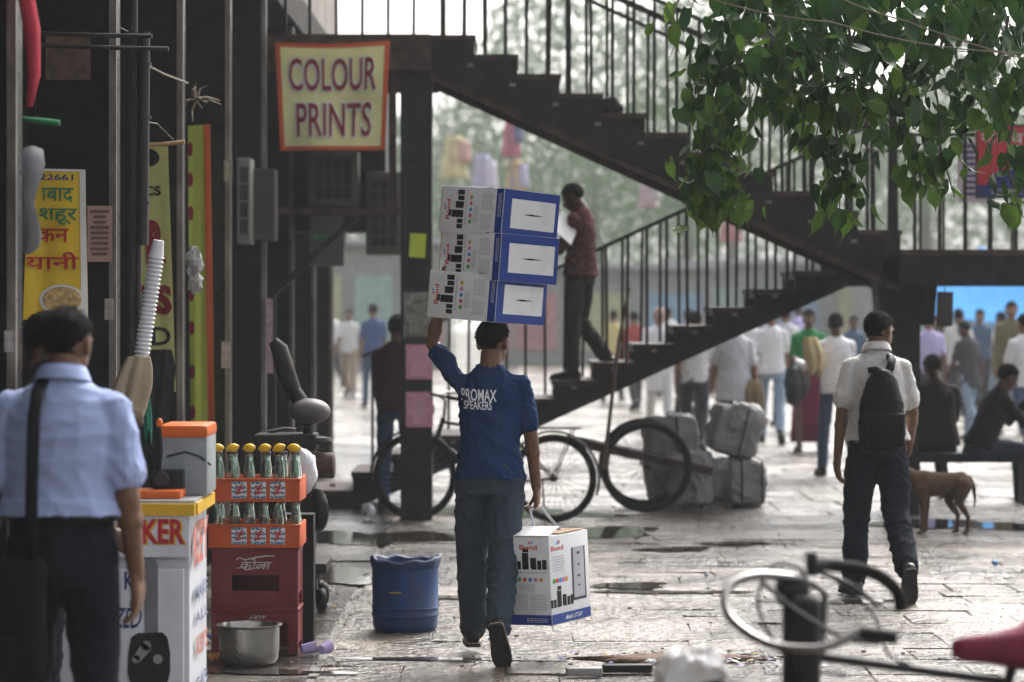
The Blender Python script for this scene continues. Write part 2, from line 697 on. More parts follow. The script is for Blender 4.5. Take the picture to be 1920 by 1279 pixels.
ac_unit(578, 284, 672, 384, 24.9, 'cream window air conditioner directly under the banner')
ac_unit(686, 322, 752, 478, 24.9, 'tall cream air conditioner right of the one under the banner', (3, 6))
ac_unit(444, 296, 470, 458, 21.8, 'narrow cream air conditioner edge beside the fourth black column', (1, 4))
o = MB().rbox((0, 0, 0), (.30, .3, .44), .012).build('wall_box', m_cream)
o.location = P(615, 452, 25.1)
tag(o, 'pale box with small green mark below the window air conditioner', 'wall box')
MB().box((-.06, -.153, .03), (.12, .004, .05)).build('green_mark', M('green_mark', (.1, .35, .2)), o)
o = MB().rbox((0, 0, 0), (.26, .3, .56), .012).build('cable_cabinet', m_beige)
o.location = P(487, 385, 22.2)
tag(o, 'grey beige cabinet hanging beside the narrow air conditioner', 'cabinet')

# ---------------------------------------------------------------- steel staircase and gallery
TR, RI = .345, .158
YU0, YU1 = 23.0, 24.2        # upper flight
YL0, YL1 = 24.4, 25.6        # lower flight
ZL = 2.197                   # landing
XL = P(1688, 0, 23).x        # landing edge
stair = thing('steel_staircase', 'dark rusty steel staircase zigzagging up to the gallery', 'staircase', (0, 24, 0))
NU = 11
tread_me = None


def tread(x, yc, z, wid):
    global tread_me
    if tread_me is None:
        t = MB()
        t.box((0, 0, -.02), (TR + .035, wid, .04))
        t.box((TR / 2 - .01, 0, -.055), (.03, wid - .02, .05))
        t.box((-TR / 2 + .01, 0, -.05), (.03, wid - .02, .05))
        ob = t.build('tread', m_rust)
        tread_me = ob.data
        bpy.data.objects.remove(ob)
    o = inst(tread_me, 'tread', (x, yc - 24, z))
    o.parent = stair
    return o


def bar(p0, p1, w, d, name, mat, root=stair):
    p0, p1 = Vector(p0), Vector(p1)
    t = (p1 - p0)
    ln = t.length
    q = t.to_track_quat('Z', 'Y').to_matrix()
    m = MB().box((p0 + p1) / 2, (w, d, ln), q)
    return part(m, name, mat, root)


balu = {}


def baluster(x, y, z0, z1):
    h = round(z1 - z0, 2)
    if h not in balu:
        ob = MB().box((0, 0, h / 2), (.026, .026, h)).build('baluster', m_iron)
        balu[h] = ob.data
        bpy.data.objects.remove(ob)
    o = inst(balu[h], 'baluster', (x + random.uniform(-.006, .006), y - 24, z0), (random.gauss(0, .006), random.gauss(0, .008), 0))
    o.parent = stair


# upper flight: from the landing up to the left
for i in range(NU):
    x = XL - TR * (i + .5)
    z = ZL + RI * (i + 1)
    tread(x, (YU0 + YU1) / 2, z, YU1 - YU0 - .02)
    part(MB().box((x + TR / 2, (YU0 + YU1) / 2 + .001, z - RI / 2 - .03), (.012, YU1 - YU0 - .06, RI - .03)), 'riser', m_iron, stair)
XT, ZT = XL - TR * NU, ZL + RI * NU
for yy in (YU0, YU1 - .05):
    m = MB()
    poly = []
    for i in range(NU + 1):
        poly.append((XL - TR * i, ZL + RI * i - .045))
        if i < NU:
            poly.append((XL - TR * i, ZL + RI * (i + 1) - .045))
    poly += [(XT, ZT - .30), (XL + .0, ZL - .27)]
    # fan of quads keeps the stepped outline clean
    for i in range(NU):
        x1, x0 = XL - TR * i, XL - TR * (i + 1)
        lo = lambda x: ZL - .29 + (XL - x) * RI / TR
        zt = ZL + RI * (i + 1) - .045
        m.add([(x0, yy, lo(x0)), (x1, yy, lo(x1)), (x1, yy, zt), (x0, yy, zt),
               (x0, yy + .05, lo(x0)), (x1, yy + .05, lo(x1)), (x1, yy + .05, zt), (x0, yy + .05, zt)],
              [(0, 1, 2, 3), (7, 6, 5, 4), (0, 4, 5, 1), (3, 2, 6, 7), (1, 5, 6, 2), (0, 3, 7, 4)])
    part(m, 'stringer', m_iron, stair)
    for i in range(1, NU):
        x = XL - TR * i
        z = ZL - .29 + (XL - x) * RI / TR
        if yy == YU0:
            b = part(MB().box((x - .03, yy - .006, z + .20), (.05, .012, .028)), 'bolt_plate', m_strip, stair)
    bar((XT, yy + .025, ZT - .31), (XL, yy + .025, ZL - .30), .012, .09, 'stringer_flange', m_rust)
    for i in range(NU):
        for k in (0, 1):
            x = XL - TR * (i + .25 + .5 * k)
            zt = ZL + (XL - x) * RI / TR + 1.12
            baluster(x, yy + .025, ZL + RI * (i + 1), zt)
    for dz in (1.12, 1.0):
        bar((XL, yy + .025, ZL + dz), (XT, yy + .025, ZT + dz), .035, .03, 'handrail', m_iron)
# lower flight: from the ground up to the right
NL = 14
RL = ZL / NL
for i in range(NL):
    x = XL - TR * (i + .5) - .02
    z = ZL - RL * i - .002
    tread(x, (YL0 + YL1) / 2, z, YL1 - YL0 - .02)
for yy in (YL0, YL1 - .05):
    m = MB()
    for i in range(NL):
        x1, x0 = XL - TR * i - .02, XL - TR * (i + 1) - .02
        lo = lambda x: max(.0, ZL - .30 + RL * .8 - (XL - x) * RL / TR)
        zt = ZL - RL * i - .045
        zt = max(zt, lo(x1) + .02)
        m.add([(x0, yy, lo(x0)), (x1, yy, lo(x1)), (x1, yy, zt), (x0, yy, zt),
               (x0, yy + .05, lo(x0)), (x1, yy + .05, lo(x1)), (x1, yy + .05, zt), (x0, yy + .05, zt)],
              [(0, 1, 2, 3), (7, 6, 5, 4), (0, 4, 5, 1), (3, 2, 6, 7), (1, 5, 6, 2), (0, 3, 7, 4)])
        if yy == YL0 and i > 1:
            part(MB().box(((x0 + x1) / 2, yy - .006, lo((x0 + x1) / 2) + .2), (.05, .012, .028)), 'bolt_plate', m_strip, stair)
    part(m, 'stringer', m_iron, stair)
    i0 = 0
    for i in range(NL - 1):
        for k in (0, 1):
            x = XL - TR * (i + .25 + .5 * k)
            if yy == YL0 and x < .8:
                continue
            z0 = ZL - RL * i
            baluster(x, yy + .025, z0, ZL - (XL - x) * RL / TR + 1.12)
    xe = .78 if yy == YL0 else XL - TR * (NL - 1)
    bar((XL, yy + .025, ZL + 1.12), (xe, yy + .025, ZL - (XL - xe) * RL / TR + 1.12), .04, .03, 'handrail', m_iron)
# landing
xr = XL + 3.2
part(MB().box(((XL + xr) / 2, 24.3, ZL - .02), (xr - XL, 2.6, .04)), 'landing_plate', m_rust, stair)
for yy in (23.03, 25.55):
    part(MB().box(((XL + xr) / 2, yy, ZL - .165), (xr - XL + .3, .06, .245)), 'landing_beam', m_iron, stair)
    x = XL + .12
    while x < xr:
        baluster(x, yy, ZL, ZL + .92)
        x += .205
    part(MB().box(((XL + xr) / 2, yy, ZL + .93), (xr - XL, .035, .03)), 'handrail', m_strip if yy > 24 else m_iron, stair)
for xx in (XL - .05,):
    part(MB().box((xx, 23.03, ZL + .55), (.055, .05, 1.15)), 'newel_post', m_iron, stair)
# landing column with its bracket head
cx = P(1695, 0, 23.6).x
part(MB().box((cx, 23.75, .93), (.27, .3, 1.86)), 'landing_column', m_iron, stair)
part(MB().box((cx + .02, 23.75, 1.76), (.44, .42, .36), taper=1.12), 'column_head', m_iron, stair)
part(MB().box((xr - .2, 24.9, .95), (.27, .3, 1.9)), 'landing_column', m_iron, stair)
# gallery platform
gx0 = -2.35
part(MB().box(((gx0 + XT) / 2, 24.3, ZT - .02), (XT - gx0, 2.6, .05)), 'gallery_plate', m_rust, stair)
part(MB().box(((gx0 + XT) / 2, 23.0, ZT - .165), (XT - gx0 + .0, .06, .25)), 'gallery_beam', m_rust, stair)
part(MB().box(((gx0 + XT) / 2, 25.55, ZT - .165), (XT - gx0, .06, .25)), 'gallery_beam', m_rust, stair)
x = gx0 + .3
while x < XT - .05:
    baluster(x, 23.03, ZT, ZT + 1.1)
    x += .21
part(MB().box(((gx0 + XT) / 2, 23.03, ZT + 1.1), (XT - gx0, .035, .03)), 'handrail', m_iron, stair)
m_pillar = M('dark_blue_black_pillar', (.014, .016, .02), .5, var=.4, vs=12, grime=.4, gs=5, spec=.12)
pcx = P(781, 0, 23.15).x
pillar = part(MB().box((pcx, 23.2, (ZT - .29) / 2), (.255, .28, ZT - .29)), 'gallery_pillar', m_pillar, stair)
part(MB().box((P(736, 0, 23.1).x, 23.12, 3.0), (.06, .06, 1.29)), 'hanger', m_rust, stair)
a, b = P(500, 395, 23.1), P(748, 395, 23.1)
part(MB().box(((a.x + b.x) / 2, 23.12, a.z), (b.x - a.x, .07, .055)), 'bracket_beam', m_rust, stair)
bar(P(510, 553, 23.1), P(668, 406, 23.1), .05, .05, 'diagonal_brace', m_iron)
bar(P(512, 556, 23.12), P(512, 900, 23.12), .045, .045, 'brace_post', m_iron)

# papers pasted on the pillar
m_pink = M('pink_paper', (.62, .28, .36), .8, var=.12, vs=20, grime=.25)
m_pinkp = M('pink_print', (.70, .42, .48), .8)
m_lime = M('lime_paper', (.50, .58, .06), .7, var=.15, grime=.2)
m_scrap = M('torn_paper', (.22, .22, .19), .9, var=.7, vs=14, grime=.7, gs=9)


def poster(x0, y0, x1, y1, Y, mat, label, name='poster', inner=None, tilt=0):
    a, b = P(x0, y1, Y), P(x1, y0, Y)
    w, h = b.x - a.x, b.z - a.z
    m = MB()
    n = 6
    g = cloth_sheet([Vector((-w / 2, 0, -h / 2)), Vector((w / 2, 0, -h / 2)), Vector((w / 2, 0, h / 2)), Vector((-w / 2, 0, h / 2))], n, n, .0012, hash(label) % 1000)
    vs = [q for r_ in g for q in r_]
    fr = [(j * (n + 1) + i, j * (n + 1) + i + 1, (j + 1) * (n + 1) + i + 1, (j + 1) * (n + 1) + i) for j in range(n) for i in range(n)]
    m.add(vs, fr)
    k = len(vs)
    m.add([q + Vector((0, .003, 0)) for q in vs], [tuple(reversed(f)) for f in fr])
    o = m.build(name, mat)
    o.location = ((a.x + b.x) / 2, Y, (a.z + b.z) / 2)
    o.rotation_euler = (0, tilt, 0)
    tag(o, label, 'poster')
    if inner:
        q = MB()
        rnd = random.Random(label)
        for i in range(9):
            z = h * (.40 - .095 * i)
            l = rnd.uniform(.25, .42) * w
            q.rect((0, -.006, 0), (1, 0, 0), (0, 0, 1), -l, z - h * .025, l, z + h * .02)
        q.build('printed_lines', inner, o)
    return o


poster(761, 646, 811, 711, 23.05, m_pink, 'upper of two pink printed posters on the dark pillar', inner=m_pinkp)
poster(761, 735, 812, 801, 23.05, m_pink, 'lower of two pink printed posters on the dark pillar', inner=m_pinkp)
poster(768, 438, 798, 483, 23.05, m_lime, 'small lime yellow paper stuck high on the dark pillar', tilt=.06)
poster(757, 548, 812, 632, 23.05, m_scrap, 'torn weathered paper on pillar above the pink posters')
poster(455, 555, 500, 650, 22.3, M('pale_notice', (.42, .36, .40), .8, grime=.4), 'pale notice with pink print beside the column', inner=m_pink)
poster(164, 386, 210, 491, 13.83, M('salmon_notice', (.42, .27, .22), .8, var=.15, grime=.3), 'salmon paper notice with fine print next to the biryani banner', inner=M('notice_ink', (.14, .07, .06), .8))
# ================================================================= PEOPLE
def skin_mat(name, col):
    return M(name, col, .42, var=.12, vs=25, bump=.06, bs=220)


S_BROWN = skin_mat('brown_skin', (.155, .078, .046))
S_DARK = skin_mat('dark_brown_skin', (.085, .043, .028))
S_TAN = skin_mat('tan_skin', (.24, .13, .085))
HAIR = M('black_hair', (.006, .005, .005), .85, var=.5, vs=90, bump=.8, bs=260, stretch=(1, 1, .25), spec=.1)
GREYHAIR = M('grey_hair', (.35, .33, .31), .6, var=.3, vs=90, bump=.6, bs=240)
EYEW = M('eye_white', (.6, .58, .55), .2, var=.02)
SHOE = M('black_shoe_leather', (.014, .013, .013), .38, var=.3, bump=.1)
SOLE = M('dark_shoe_sole', (.03, .028, .027), .8, var=.4, vs=40, bump=.4, bs=120)
WELT = M('tan_shoe_welt', (.42, .33, .22), .7)


def cloth(name, col, rough=.85, var=.10, weave=.18, bs=500, vs=5):
    return M(name, col, rough, var=var, vs=vs, bump=weave, bs=bs, spec=.08)


def fuse(mb, name, voxel, mat, parent, smooth=5, wr=0.0, wseed=0, wscale=1.0, zlim=None):
    """weld overlapping shapes into one continuous skin"""
    me = bpy.data.meshes.new('tmp')
    me.from_pydata(mb.v, [], mb.f)
    o = bpy.data.objects.new('tmp', me)
    COL.objects.link(o)
    r = o.modifiers.new('r', 'REMESH')
    r.mode = 'VOXEL'
    r.voxel_size = voxel
    s = o.modifiers.new('s', 'SMOOTH')
    s.factor = .5
    s.iterations = smooth
    dg = bpy.context.evaluated_depsgraph_get()
    out = bpy.data.meshes.new_from_object(o.evaluated_get(dg), depsgraph=dg)
    bpy.data.objects.remove(o)
    bpy.data.meshes.remove(me)
    if wr > 0:
        n = len(out.vertices)
        co = np.empty(n * 3)
        no = np.empty(n * 3)
        out.vertices.foreach_get('co', co)
        out.vertices.foreach_get('normal', no)
        co = co.reshape(-1, 3)
        no = no.reshape(-1, 3)
        rs = np.random.RandomState(wseed)
        d = np.zeros(n)
        warp = np.stack([np.sin(co @ rs.normal(0, 9, 3) + rs.uniform(0, 6)) for _ in range(3)], 1) * .05
        q = (co + warp) * wscale
        for k, a in ((14, .7), (26, .9), (48, .9), (80, .45)):
            for _ in range(3):
                v = rs.normal(0, 1, 3)
                v[2] = abs(v[2]) * .9 + .3
                v *= k / np.linalg.norm(v)
                u = rs.normal(0, 1, 3) * k * .22
                mask = np.clip(.5 + 1.2 * np.sin(q @ u + rs.uniform(0, 6)), 0, 1)
                w = np.sin(q @ v + rs.uniform(0, 6) + 1.3 * np.sin(q @ rs.normal(0, k * .3, 3)))
                d += a * mask * (1 - 2 * np.abs(w) ** .6) * .42
        co += no * (d * wr)[:, None]
        out.vertices.foreach_set('co', co.ravel())
    out.materials.clear()
    out.materials.append(mat)
    out.polygons.foreach_set('use_smooth', [True] * len(out.polygons))
    out.update()
    out.name = name
    ob = bpy.data.objects.new(name, out)
    COL.objects.link(ob)
    ob.parent = parent
    return ob


def limb(mb, pts, rads, n=12, flat=1.0):
    """tapered limb with rounded joints"""
    pts = [Vector(q) for q in pts]
    dense, rr = [], []
    for i in range(len(pts) - 1):
        for k in range(4):
            t = k / 4
            dense.append(pts[i].lerp(pts[i + 1], t))
            rr.append(rads[i] + (rads[i + 1] - rads[i]) * t)
    dense.append(pts[-1])
    rr.append(rads[-1])
    mb.tube(dense, rr, n, True, flat)
    for q, r in zip(pts, rads):
        mb.ell(q, (r, r, r), None, 10, 8)


def dirv(pitch, out, side):
    """unit vector: hanging down, swung forward by pitch, outward by out (degrees)"""
    p, o = R(pitch), R(out)
    return Vector((side * math.sin(o), math.sin(p) * math.cos(o), -math.cos(p) * math.cos(o)))


def hand(mb, w, d, pn, side, curl, s, thumb_out=.5):
    """palm with four fingers and a thumb; d along the hand, pn the way the palm faces"""
    d = d.normalized()
    pn = (pn - d * pn.dot(d)).normalized()
    t = d.cross(pn).normalized()
    fw = t if t.y > 0 else -t          # thumb side is forward
    k = s
    mid = w + d * .05 * k
    for a in (-.028, -.009, .010, .028):
        mb.tube([w + d * .0 + fw * a * .7 * k, w + d * .045 * k + fw * a * k, w + d * .09 * k + fw * a * k + pn * .004], [.016 * k, .017 * k, .013 * k], 8)
        mb.ell(w + d * .09 * k + fw * a * k + pn * .004, (.0125 * k,) * 3, None, 8, 6)
    ln = {.028: (.042, .026, .02), .010: (.047, .03, .022), -.009: (.043, .028, .021), -.028: (.034, .022, .018)}
    for a, seg in ln.items():
        p = w + d * .088 * k + fw * a * k + pn * .004
        ang = curl * .55
        pts = [p]
        for i, l in enumerate(seg):
            v = d * math.cos(ang) + pn * math.sin(ang)
            p = p + v * l * k
            pts.append(p)
            ang += curl * (.9 if i == 0 else .7)
        mb.tube(pts, [.0098 * k, .0092 * k, .0086 * k, .0072 * k], 8)
        mb.ell(pts[-1], (.0072 * k,) * 3, None, 8, 6)
    p = w + d * .028 * k + fw * .022 * k + pn * .008
    v1 = (d * .75 + fw * thumb_out + pn * .35).normalized()
    v2 = (d * .9 + fw * .12 + pn * (.3 + .3 * curl)).normalized()
    pts = [p, p + v1 * .045 * k, p + v1 * .045 * k + v2 * .032 * k, p + v1 * .045 * k + v2 * .058 * k]
    mb.tube(pts, [.015 * k, .0115 * k, .0105 * k, .008 * k], 8)
    mb.ell(pts[-1], (.008 * k,) * 3, None, 8, 6)


def figure(label, loc, rot, H=1.7, cat='person', group=None, skin=S_BROWN, hair=HAIR, bald=0.0, lean=3.0, side_lean=0.0,
           legL=(12, 4, 3, 0), legR=(-14, 18, 3, 22), armL=('fk', -8, 8, 12), armR=('fk', 10, 8, 15), head=(0, 0), twist=0.0,
           shirt=None, sleeve='short', hem=.86, loose=1.0, trousers=None, tw=1.0, shoe=SHOE, curlL=.45, curlR=.45, palmL=None, palmR=None,
           voxel=.012, wr=.006, z0=None, collar=False, belt=None, bulk=1.0, hipw=1.0, eyes=False, shoes=True, skirt=None, seed=1, name='person'):
    root = thing(name, label, cat, (loc[0], loc[1], 0), rot, group)
    s = H / 1.715
    V = Vector
    # ---- joints (local, facing +Y)
    p0 = V((0, 0, .93))
    L1, L2 = .435, .42
    J = {}
    foot = {}
    for nm, sd, a in (('L', -1, legL), ('R', 1, legR)):
        hip = p0 + V((sd * .092, 0, 0))
        kn = hip + dirv(a[0], a[2], sd) * L1
        an = kn + dirv(a[0] - a[1], a[2] * .5, sd) * L2
        fp = R(a[3])
        f = V((sd * .12, math.cos(fp), -math.sin(fp))).normalized()
        u = V((0, math.sin(fp), math.cos(fp)))
        J['hip' + nm], J['kn' + nm], J['an' + nm] = hip, kn, an
        foot[nm] = (f, u)
    low = min(min((J['an' + n] - foot[n][0] * .06 - foot[n][1] * .085).z, (J['an' + n] + foot[n][0] * .19 - foot[n][1] * .085).z) for n in 'LR')
    dz = (-low) if z0 is None else z0 / s
    Rl = Matrix.Rotation(R(-lean), 3, 'X') @ Matrix.Rotation(R(side_lean), 3, 'Y')
    Rt = Rl @ Matrix.Rotation(R(twist), 3, 'Z')

    def sp(x, y, z):
        """point on the trunk given in upright coordinates"""
        k = min(1, max(0, (z - .95) / .4))
        q = V((x, y, z - .93))
        return p0 + ((Rl @ q) if k < .5 else (Rt @ q))

    for nm, sd, a in (('L', -1, armL), ('R', 1, armR)):
        sh = sp(sd * .163 * (1 + (bulk - 1) * .6), -.008, 1.378)
        if a[0] == 'fk':
            el = sh + dirv(a[1], a[2], sd) * .29
            wr_ = el + dirv(a[1] + a[3], a[2] * .5, sd) * .255
        else:
            el, wr_ = V(a[1]), V(a[2])
            # keep anatomical lengths
            el = sh + (el - sh).normalized() * .29
            wr_ = el + (wr_ - el).normalized() * .255
        J['sh' + nm], J['el' + nm], J['wr' + nm] = sh, el, wr_
    T = lambda q: (V(q) + V((0, 0, dz))) * s

    # ---- head frame
    hy, hp = R(head[0]), R(head[1])
    Rh = Rt @ Matrix.Rotation(hy, 3, 'Z') @ Matrix.Rotation(-hp, 3, 'X')
    nk = sp(0, -.012, 1.475)
    hc = nk + Rh @ V((0, .022, .116))
    # ---- body
    B = MB()
    torso = [(.86, .125, .09), (.95, .135, .098), (1.05, .125, .092), (1.18, .135, .10), (1.30, .14, .095), (1.36, .122, .08), (1.41, .09, .068), (1.455, .062, .058), (1.50, .052, .052)]
    rings = []
    for z, a, b in torso:
        rings.append([T(sp(a * bulk * math.cos(t), b * bulk * math.sin(t), z)) for t in [2 * PI * j / 20 for j in range(20)]])
    B.loft(rings)
    B.tube([T(sp(0, -.012, 1.44)), T(nk), T(hc - Rh @ V((0, .015, .05)))], [.064 * s, .055 * s, .056 * s], 14)
    hT = lambda q: T(hc + Rh @ V(q))
    B.ell(hT((0, -.008, .028)), (.075 * s, .094 * s, .087 * s), Rh, 20, 14)
    B.ell(hT((0, .022, -.03)), (.062 * s, .070 * s, .082 * s), Rh, 18, 12)
    B.ell(hT((0, .052, -.075)), (.036 * s, .034 * s, .030 * s), Rh, 12, 8)
    B.tube([hT((0, .086, .012)), hT((0, .104, -.028)), hT((0, .092, -.036))], [.009 * s, .015 * s, .011 * s], 8)
    B.ell(hT((0, .088, -.058)), (.022 * s, .012 * s, .010 * s), Rh, 10, 6)
    for sd in (-1, 1):
        B.ell(hT((sd * .077, -.004, -.008)), (.011 * s, .022 * s, .034 * s), Rh @ Matrix.Rotation(sd * .35, 3, 'Z'), 12, 8)
        B.ell(hT((sd * .03, .08, .022)), (.026 * s, .012 * s, .008 * s), Rh, 10, 6)
    for nm, sd in (('L', -1), ('R', 1)):
        limb(B, [T(J['sh' + nm]), T(J['el' + nm]), T(J['wr' + nm])], [.038 * s * bulk, .038 * s * bulk, .027 * s])
        B.ell(T(J['el' + nm].lerp(J['wr' + nm], .28)), (.041 * s * bulk,) * 3, None, 10, 8)
        dd = (J['wr' + nm] - J['el' + nm]).normalized()
        pn = (palmL if nm == 'L' else palmR)
        pn = V(pn) if pn else V((-sd, .12, 0))
        hand(B, T(J['wr' + nm]), dd, pn, sd, curlL if nm == 'L' else curlR, s)
        limb(B, [T(J['hip' + nm]), T(J['kn' + nm]), T(J['an' + nm])], [.078 * s, .052 * s, .036 * s])
        f, u = foot[nm]
        a = J['an' + nm]
        B.tube([T(a - f * .04 - u * .04), T(a + f * .05 - u * .045), T(a + f * .15 - u * .062)], [.032 * s, .034 * s, .022 * s], 10)
    body = fuse(B, 'body', voxel * .72, skin, root, 3)
    # ---- hair: a cap that sinks below the scalp outside the hairline
    if hair is not None:
        hm = MB()
        nu_, nv_ = 72, 44
        rg = []
        rn = random.Random(seed)
        for i in range(nv_ + 1):
            th = PI * i / nv_
            ring = []
            for j in range(nu_):
                ph = 2 * PI * j / nu_
                d = V((math.sin(th) * math.cos(ph), math.sin(th) * math.sin(ph), math.cos(th)))
                az_ = d.y / max(.05, math.hypot(d.x, d.y))
                line = -.10 + (.55 if az_ > 0 else .60) * az_
                k = min(1, max(0, (d.z - line + .05 * math.sin(17 * ph) + rn.uniform(-.04, .04)) / .2))
                if bald and d.z > .55 and d.y > -.75:
                    k *= max(0, 1 - bald * min(1, (d.z - .55) / .25))
                r = .93 + k * (.11 + .018 * math.sin(9 * ph + 3 * th) + .014 * math.sin(23 * ph + 8 * th) + .05 * max(0, d.z) + rn.uniform(-.016, .02))
                ring.append(hT((d.x * .077 * r, -.010 + d.y * .097 * r, .026 + d.z * .092 * r)))
            rg.append(ring)
        hm.loft(rg)
        if voxel < .0125:
            for _ in range(2600):
                ph, th = rn.uniform(0, 2 * PI), math.acos(rn.uniform(-.75, 1))
                d = V((math.sin(th) * math.cos(ph), math.sin(th) * math.sin(ph), math.cos(th)))
                az_ = d.y / max(.05, math.hypot(d.x, d.y))
                if d.z < -.12 + (.55 if az_ > 0 else .60) * az_ + rn.uniform(0, .12) or (bald and d.z > .6 and rn.random() < bald * 2):
                    continue
                ln_ = rn.uniform(.05, .13) if d.z > -.1 else rn.uniform(.02, .05)
                b0 = V((d.x * .077, d.y * .097, d.z * .092)) * 1.03
                dr = (d + V((rn.gauss(0, .5), rn.gauss(0, .5), rn.gauss(0, .4) - .35))).normalized()
                sd_ = dr.orthogonal().normalized() * .0022
                o_ = V((0, -.010, .026))
                hm.add([hT(o_ + b0 - sd_), hT(o_ + b0 + sd_), hT(o_ + b0 + dr * ln_ * .14)], [(0, 1, 2)])
        hm.build('hair', hair, root, 'all')
    if eyes:
        for sd in (-1, 1):
            e = MB().ell(hT((sd * .03, .079, .006)), (.012 * s,) * 3, None, 10, 8).build('eye', EYEW, root, True)
            MB().ell(hT((sd * .03, .0885, .006)), (.006 * s, .004 * s, .006 * s), Rh, 8, 6).build('iris', HAIR, e, True)
    # ---- shirt
    sh_o = None
    if shirt is not None:
        S = MB()
        rows = [(hem, .180, .134), (max(hem + .06, .98), .170, .127), (1.08, .157, .118), (1.2, .166, .122), (1.30, .174, .124), (1.36, .166, .116), (1.405, .148, .102), (1.44, .115, .086), (1.465, .088, .074), (1.487, .068, .064)]
        rings = []
        for z, a, b in rows:
            lz = 1 + (loose - 1) * (1.4 - z) / .5 if z < 1.4 else 1
            rings.append([T(sp(a * bulk * lz * math.cos(t), b * bulk * lz * math.sin(t) - .004, z)) for t in [2 * PI * j / 28 for j in range(28)]])
        S.loft(rings)
        for nm, sd in (('L', -1), ('R', 1)):
            a, e, w = J['sh' + nm], J['el' + nm], J['wr' + nm]
            inn = sp(sd * .09, -.005, 1.388)
            if sleeve == 'short':
                end = a.lerp(e, .72)
                limb(S, [T(inn), T(a), T(end)], [.054 * s * bulk, .055 * s * bulk, .061 * s * bulk * min(loose, 1.15)], 14)
            else:
                end = e.lerp(w, .95)
                limb(S, [T(inn), T(a), T(e), T(end)], [.054 * s * bulk, .055 * s * bulk, .05 * s * bulk, .042 * s], 14)
        sh_o = fuse(S, 'shirt', voxel * .9, shirt, root, 5, wr, seed)
        if collar:
            c = MB()
            rg = []
            for z, a, b in ((1.462, .083, .078), (1.505, .071, .071), (1.517, .070, .070), (1.500, .082, .082), (1.468, .094, .088)):
                rg.append([T(sp(a * math.cos(t), b * math.sin(t) - .012 + (.01 if z > 1.5 else 0), z + .012 * (math.sin(t) < 0) * abs(math.sin(t)))) for t in [2 * PI * j / 28 for j in range(28)]])
            c.loft(rg, False)
            c.build('collar', shirt, root, 'all')
    # ---- trousers
    if trousers is not None:
        Q = MB()
        rings = []
        for z, a, b in ((.80, .15, .118), (.88, .166, .126), (.95, .164, .122), (1.02, .153, .115), (1.05, .150, .112)):
            rings.append([T(sp(a * bulk * hipw * math.cos(t), b * bulk * math.sin(t) - .004, z)) for t in [2 * PI * j / 24 for j in range(24)]])
        Q.loft(rings)
        for nm, sd in (('L', -1), ('R', 1)):
            h, k, a = J['hip' + nm], J['kn' + nm], J['an' + nm]
            en = k.lerp(a, .97)
            limb(Q, [T(h - V((0, 0, .02))), T(h.lerp(k, .5)), T(k), T(k.lerp(a, .5)), T(en)],
                 [.092 * s * bulk, .084 * s * tw, .071 * s * tw, .067 * s * tw, .064 * s * tw], 16)
        fuse(Q, 'trousers', voxel * .9, trousers, root, 5, wr * 1.1, seed + 5)
    if skirt is not None:
        Q = MB()
        rg = []
        for z, a in ((.12, .22), (.4, .2), (.7, .18), (.95, .16), (1.04, .14)):
            rg.append([T((a * (1 + .07 * math.sin(7 * t)) * math.cos(t), .8 * a * (1 + .07 * math.sin(7 * t)) * math.sin(t), z)) for t in [2 * PI * j / 30 for j in range(30)]])
        Q.loft(rg)
        Q.build('skirt', skirt, root, 'all')
    if belt is not None:
        rg = []
        for z in (1.018, 1.02, 1.052, 1.054):
            e = .004 if z in (1.02, 1.052) else -.004
            rg.append([T(sp((.160 + e) * bulk * math.cos(t), (.119 + e) * bulk * math.sin(t) - .004, z)) for t in [2 * PI * j / 36 for j in range(36)]])
        MB().loft(rg).build('belt', belt, root, 'all')
    # ---- shoes
    if shoes:
        for nm, sd in (('L', -1), ('R', 1)):
            f, u = foot[nm]
            a = J['an' + nm]
            r = f.cross(u)
            prof = [(-.072, .026, .055), (-.06, .036, .085), (-.02, .039, .095), (.04, .041, .08), (.10, .048, .058), (.15, .046, .046), (.185, .034, .036), (.198, .018, .022)]
            rg = []
            for x, hw, ht in prof:
                ring = []
                for j in range(14):
                    t = 2 * PI * j / 14
                    cz = math.sin(t)
                    ring.append(T(a + f * x + r * (hw * math.cos(t)) + u * (-.075 + (ht * .5) * (1 + cz) * (1 if cz > -.5 else .96))))
                rg.append(ring)
            so = MB().loft(rg).build('shoe', shoe, root, 'all')
            rg = []
            for x, hw, ht in prof:
                rg.append([T(a + f * x * 1.03 + r * (hw * 1.06 * c1) + u * (-.085 + c2)) for c1, c2 in ((-1, 0), (1, 0), (1, .018), (-1, .018))])
            m = MB().loft(rg)
            m.build('sole', SOLE, so)
            rg = []
            for x, hw, ht in prof:
                rg.append([T(a + f * x * 1.035 + r * (hw * 1.08 * c1) + u * (-.068 + c2)) for c1, c2 in ((-1, 0), (1, 0), (1, .005), (-1, .005))])
            if voxel < .0095:
                MB().loft(rg).build('welt', WELT, so)
    Mw = Matrix.Translation(root.location) @ Matrix.Rotation(rot, 4, 'Z')
    return root, {k: Mw @ T(q) for k, q in J.items()}, sh_o, Mw @ T(hc), Mw, T


def on_surface(mb, ob, direction, lift):
    """lay flat print on a curved surface: cast every point along direction onto ob (object-local)"""
    dg = bpy.context.evaluated_depsgraph_get()
    bm = bmesh.new()
    bm.from_mesh(ob.data)
    tree = BVHTree.FromBMesh(bm)
    bm.free()
    d = Vector(direction).normalized()
    out = []
    for q in mb.v:
        hit = tree.ray_cast(Vector(q) - d * 1.0, d)
        out.append(tuple(hit[0] - d * lift) if hit[0] is not None else q)
    mb.v = out
    return mb


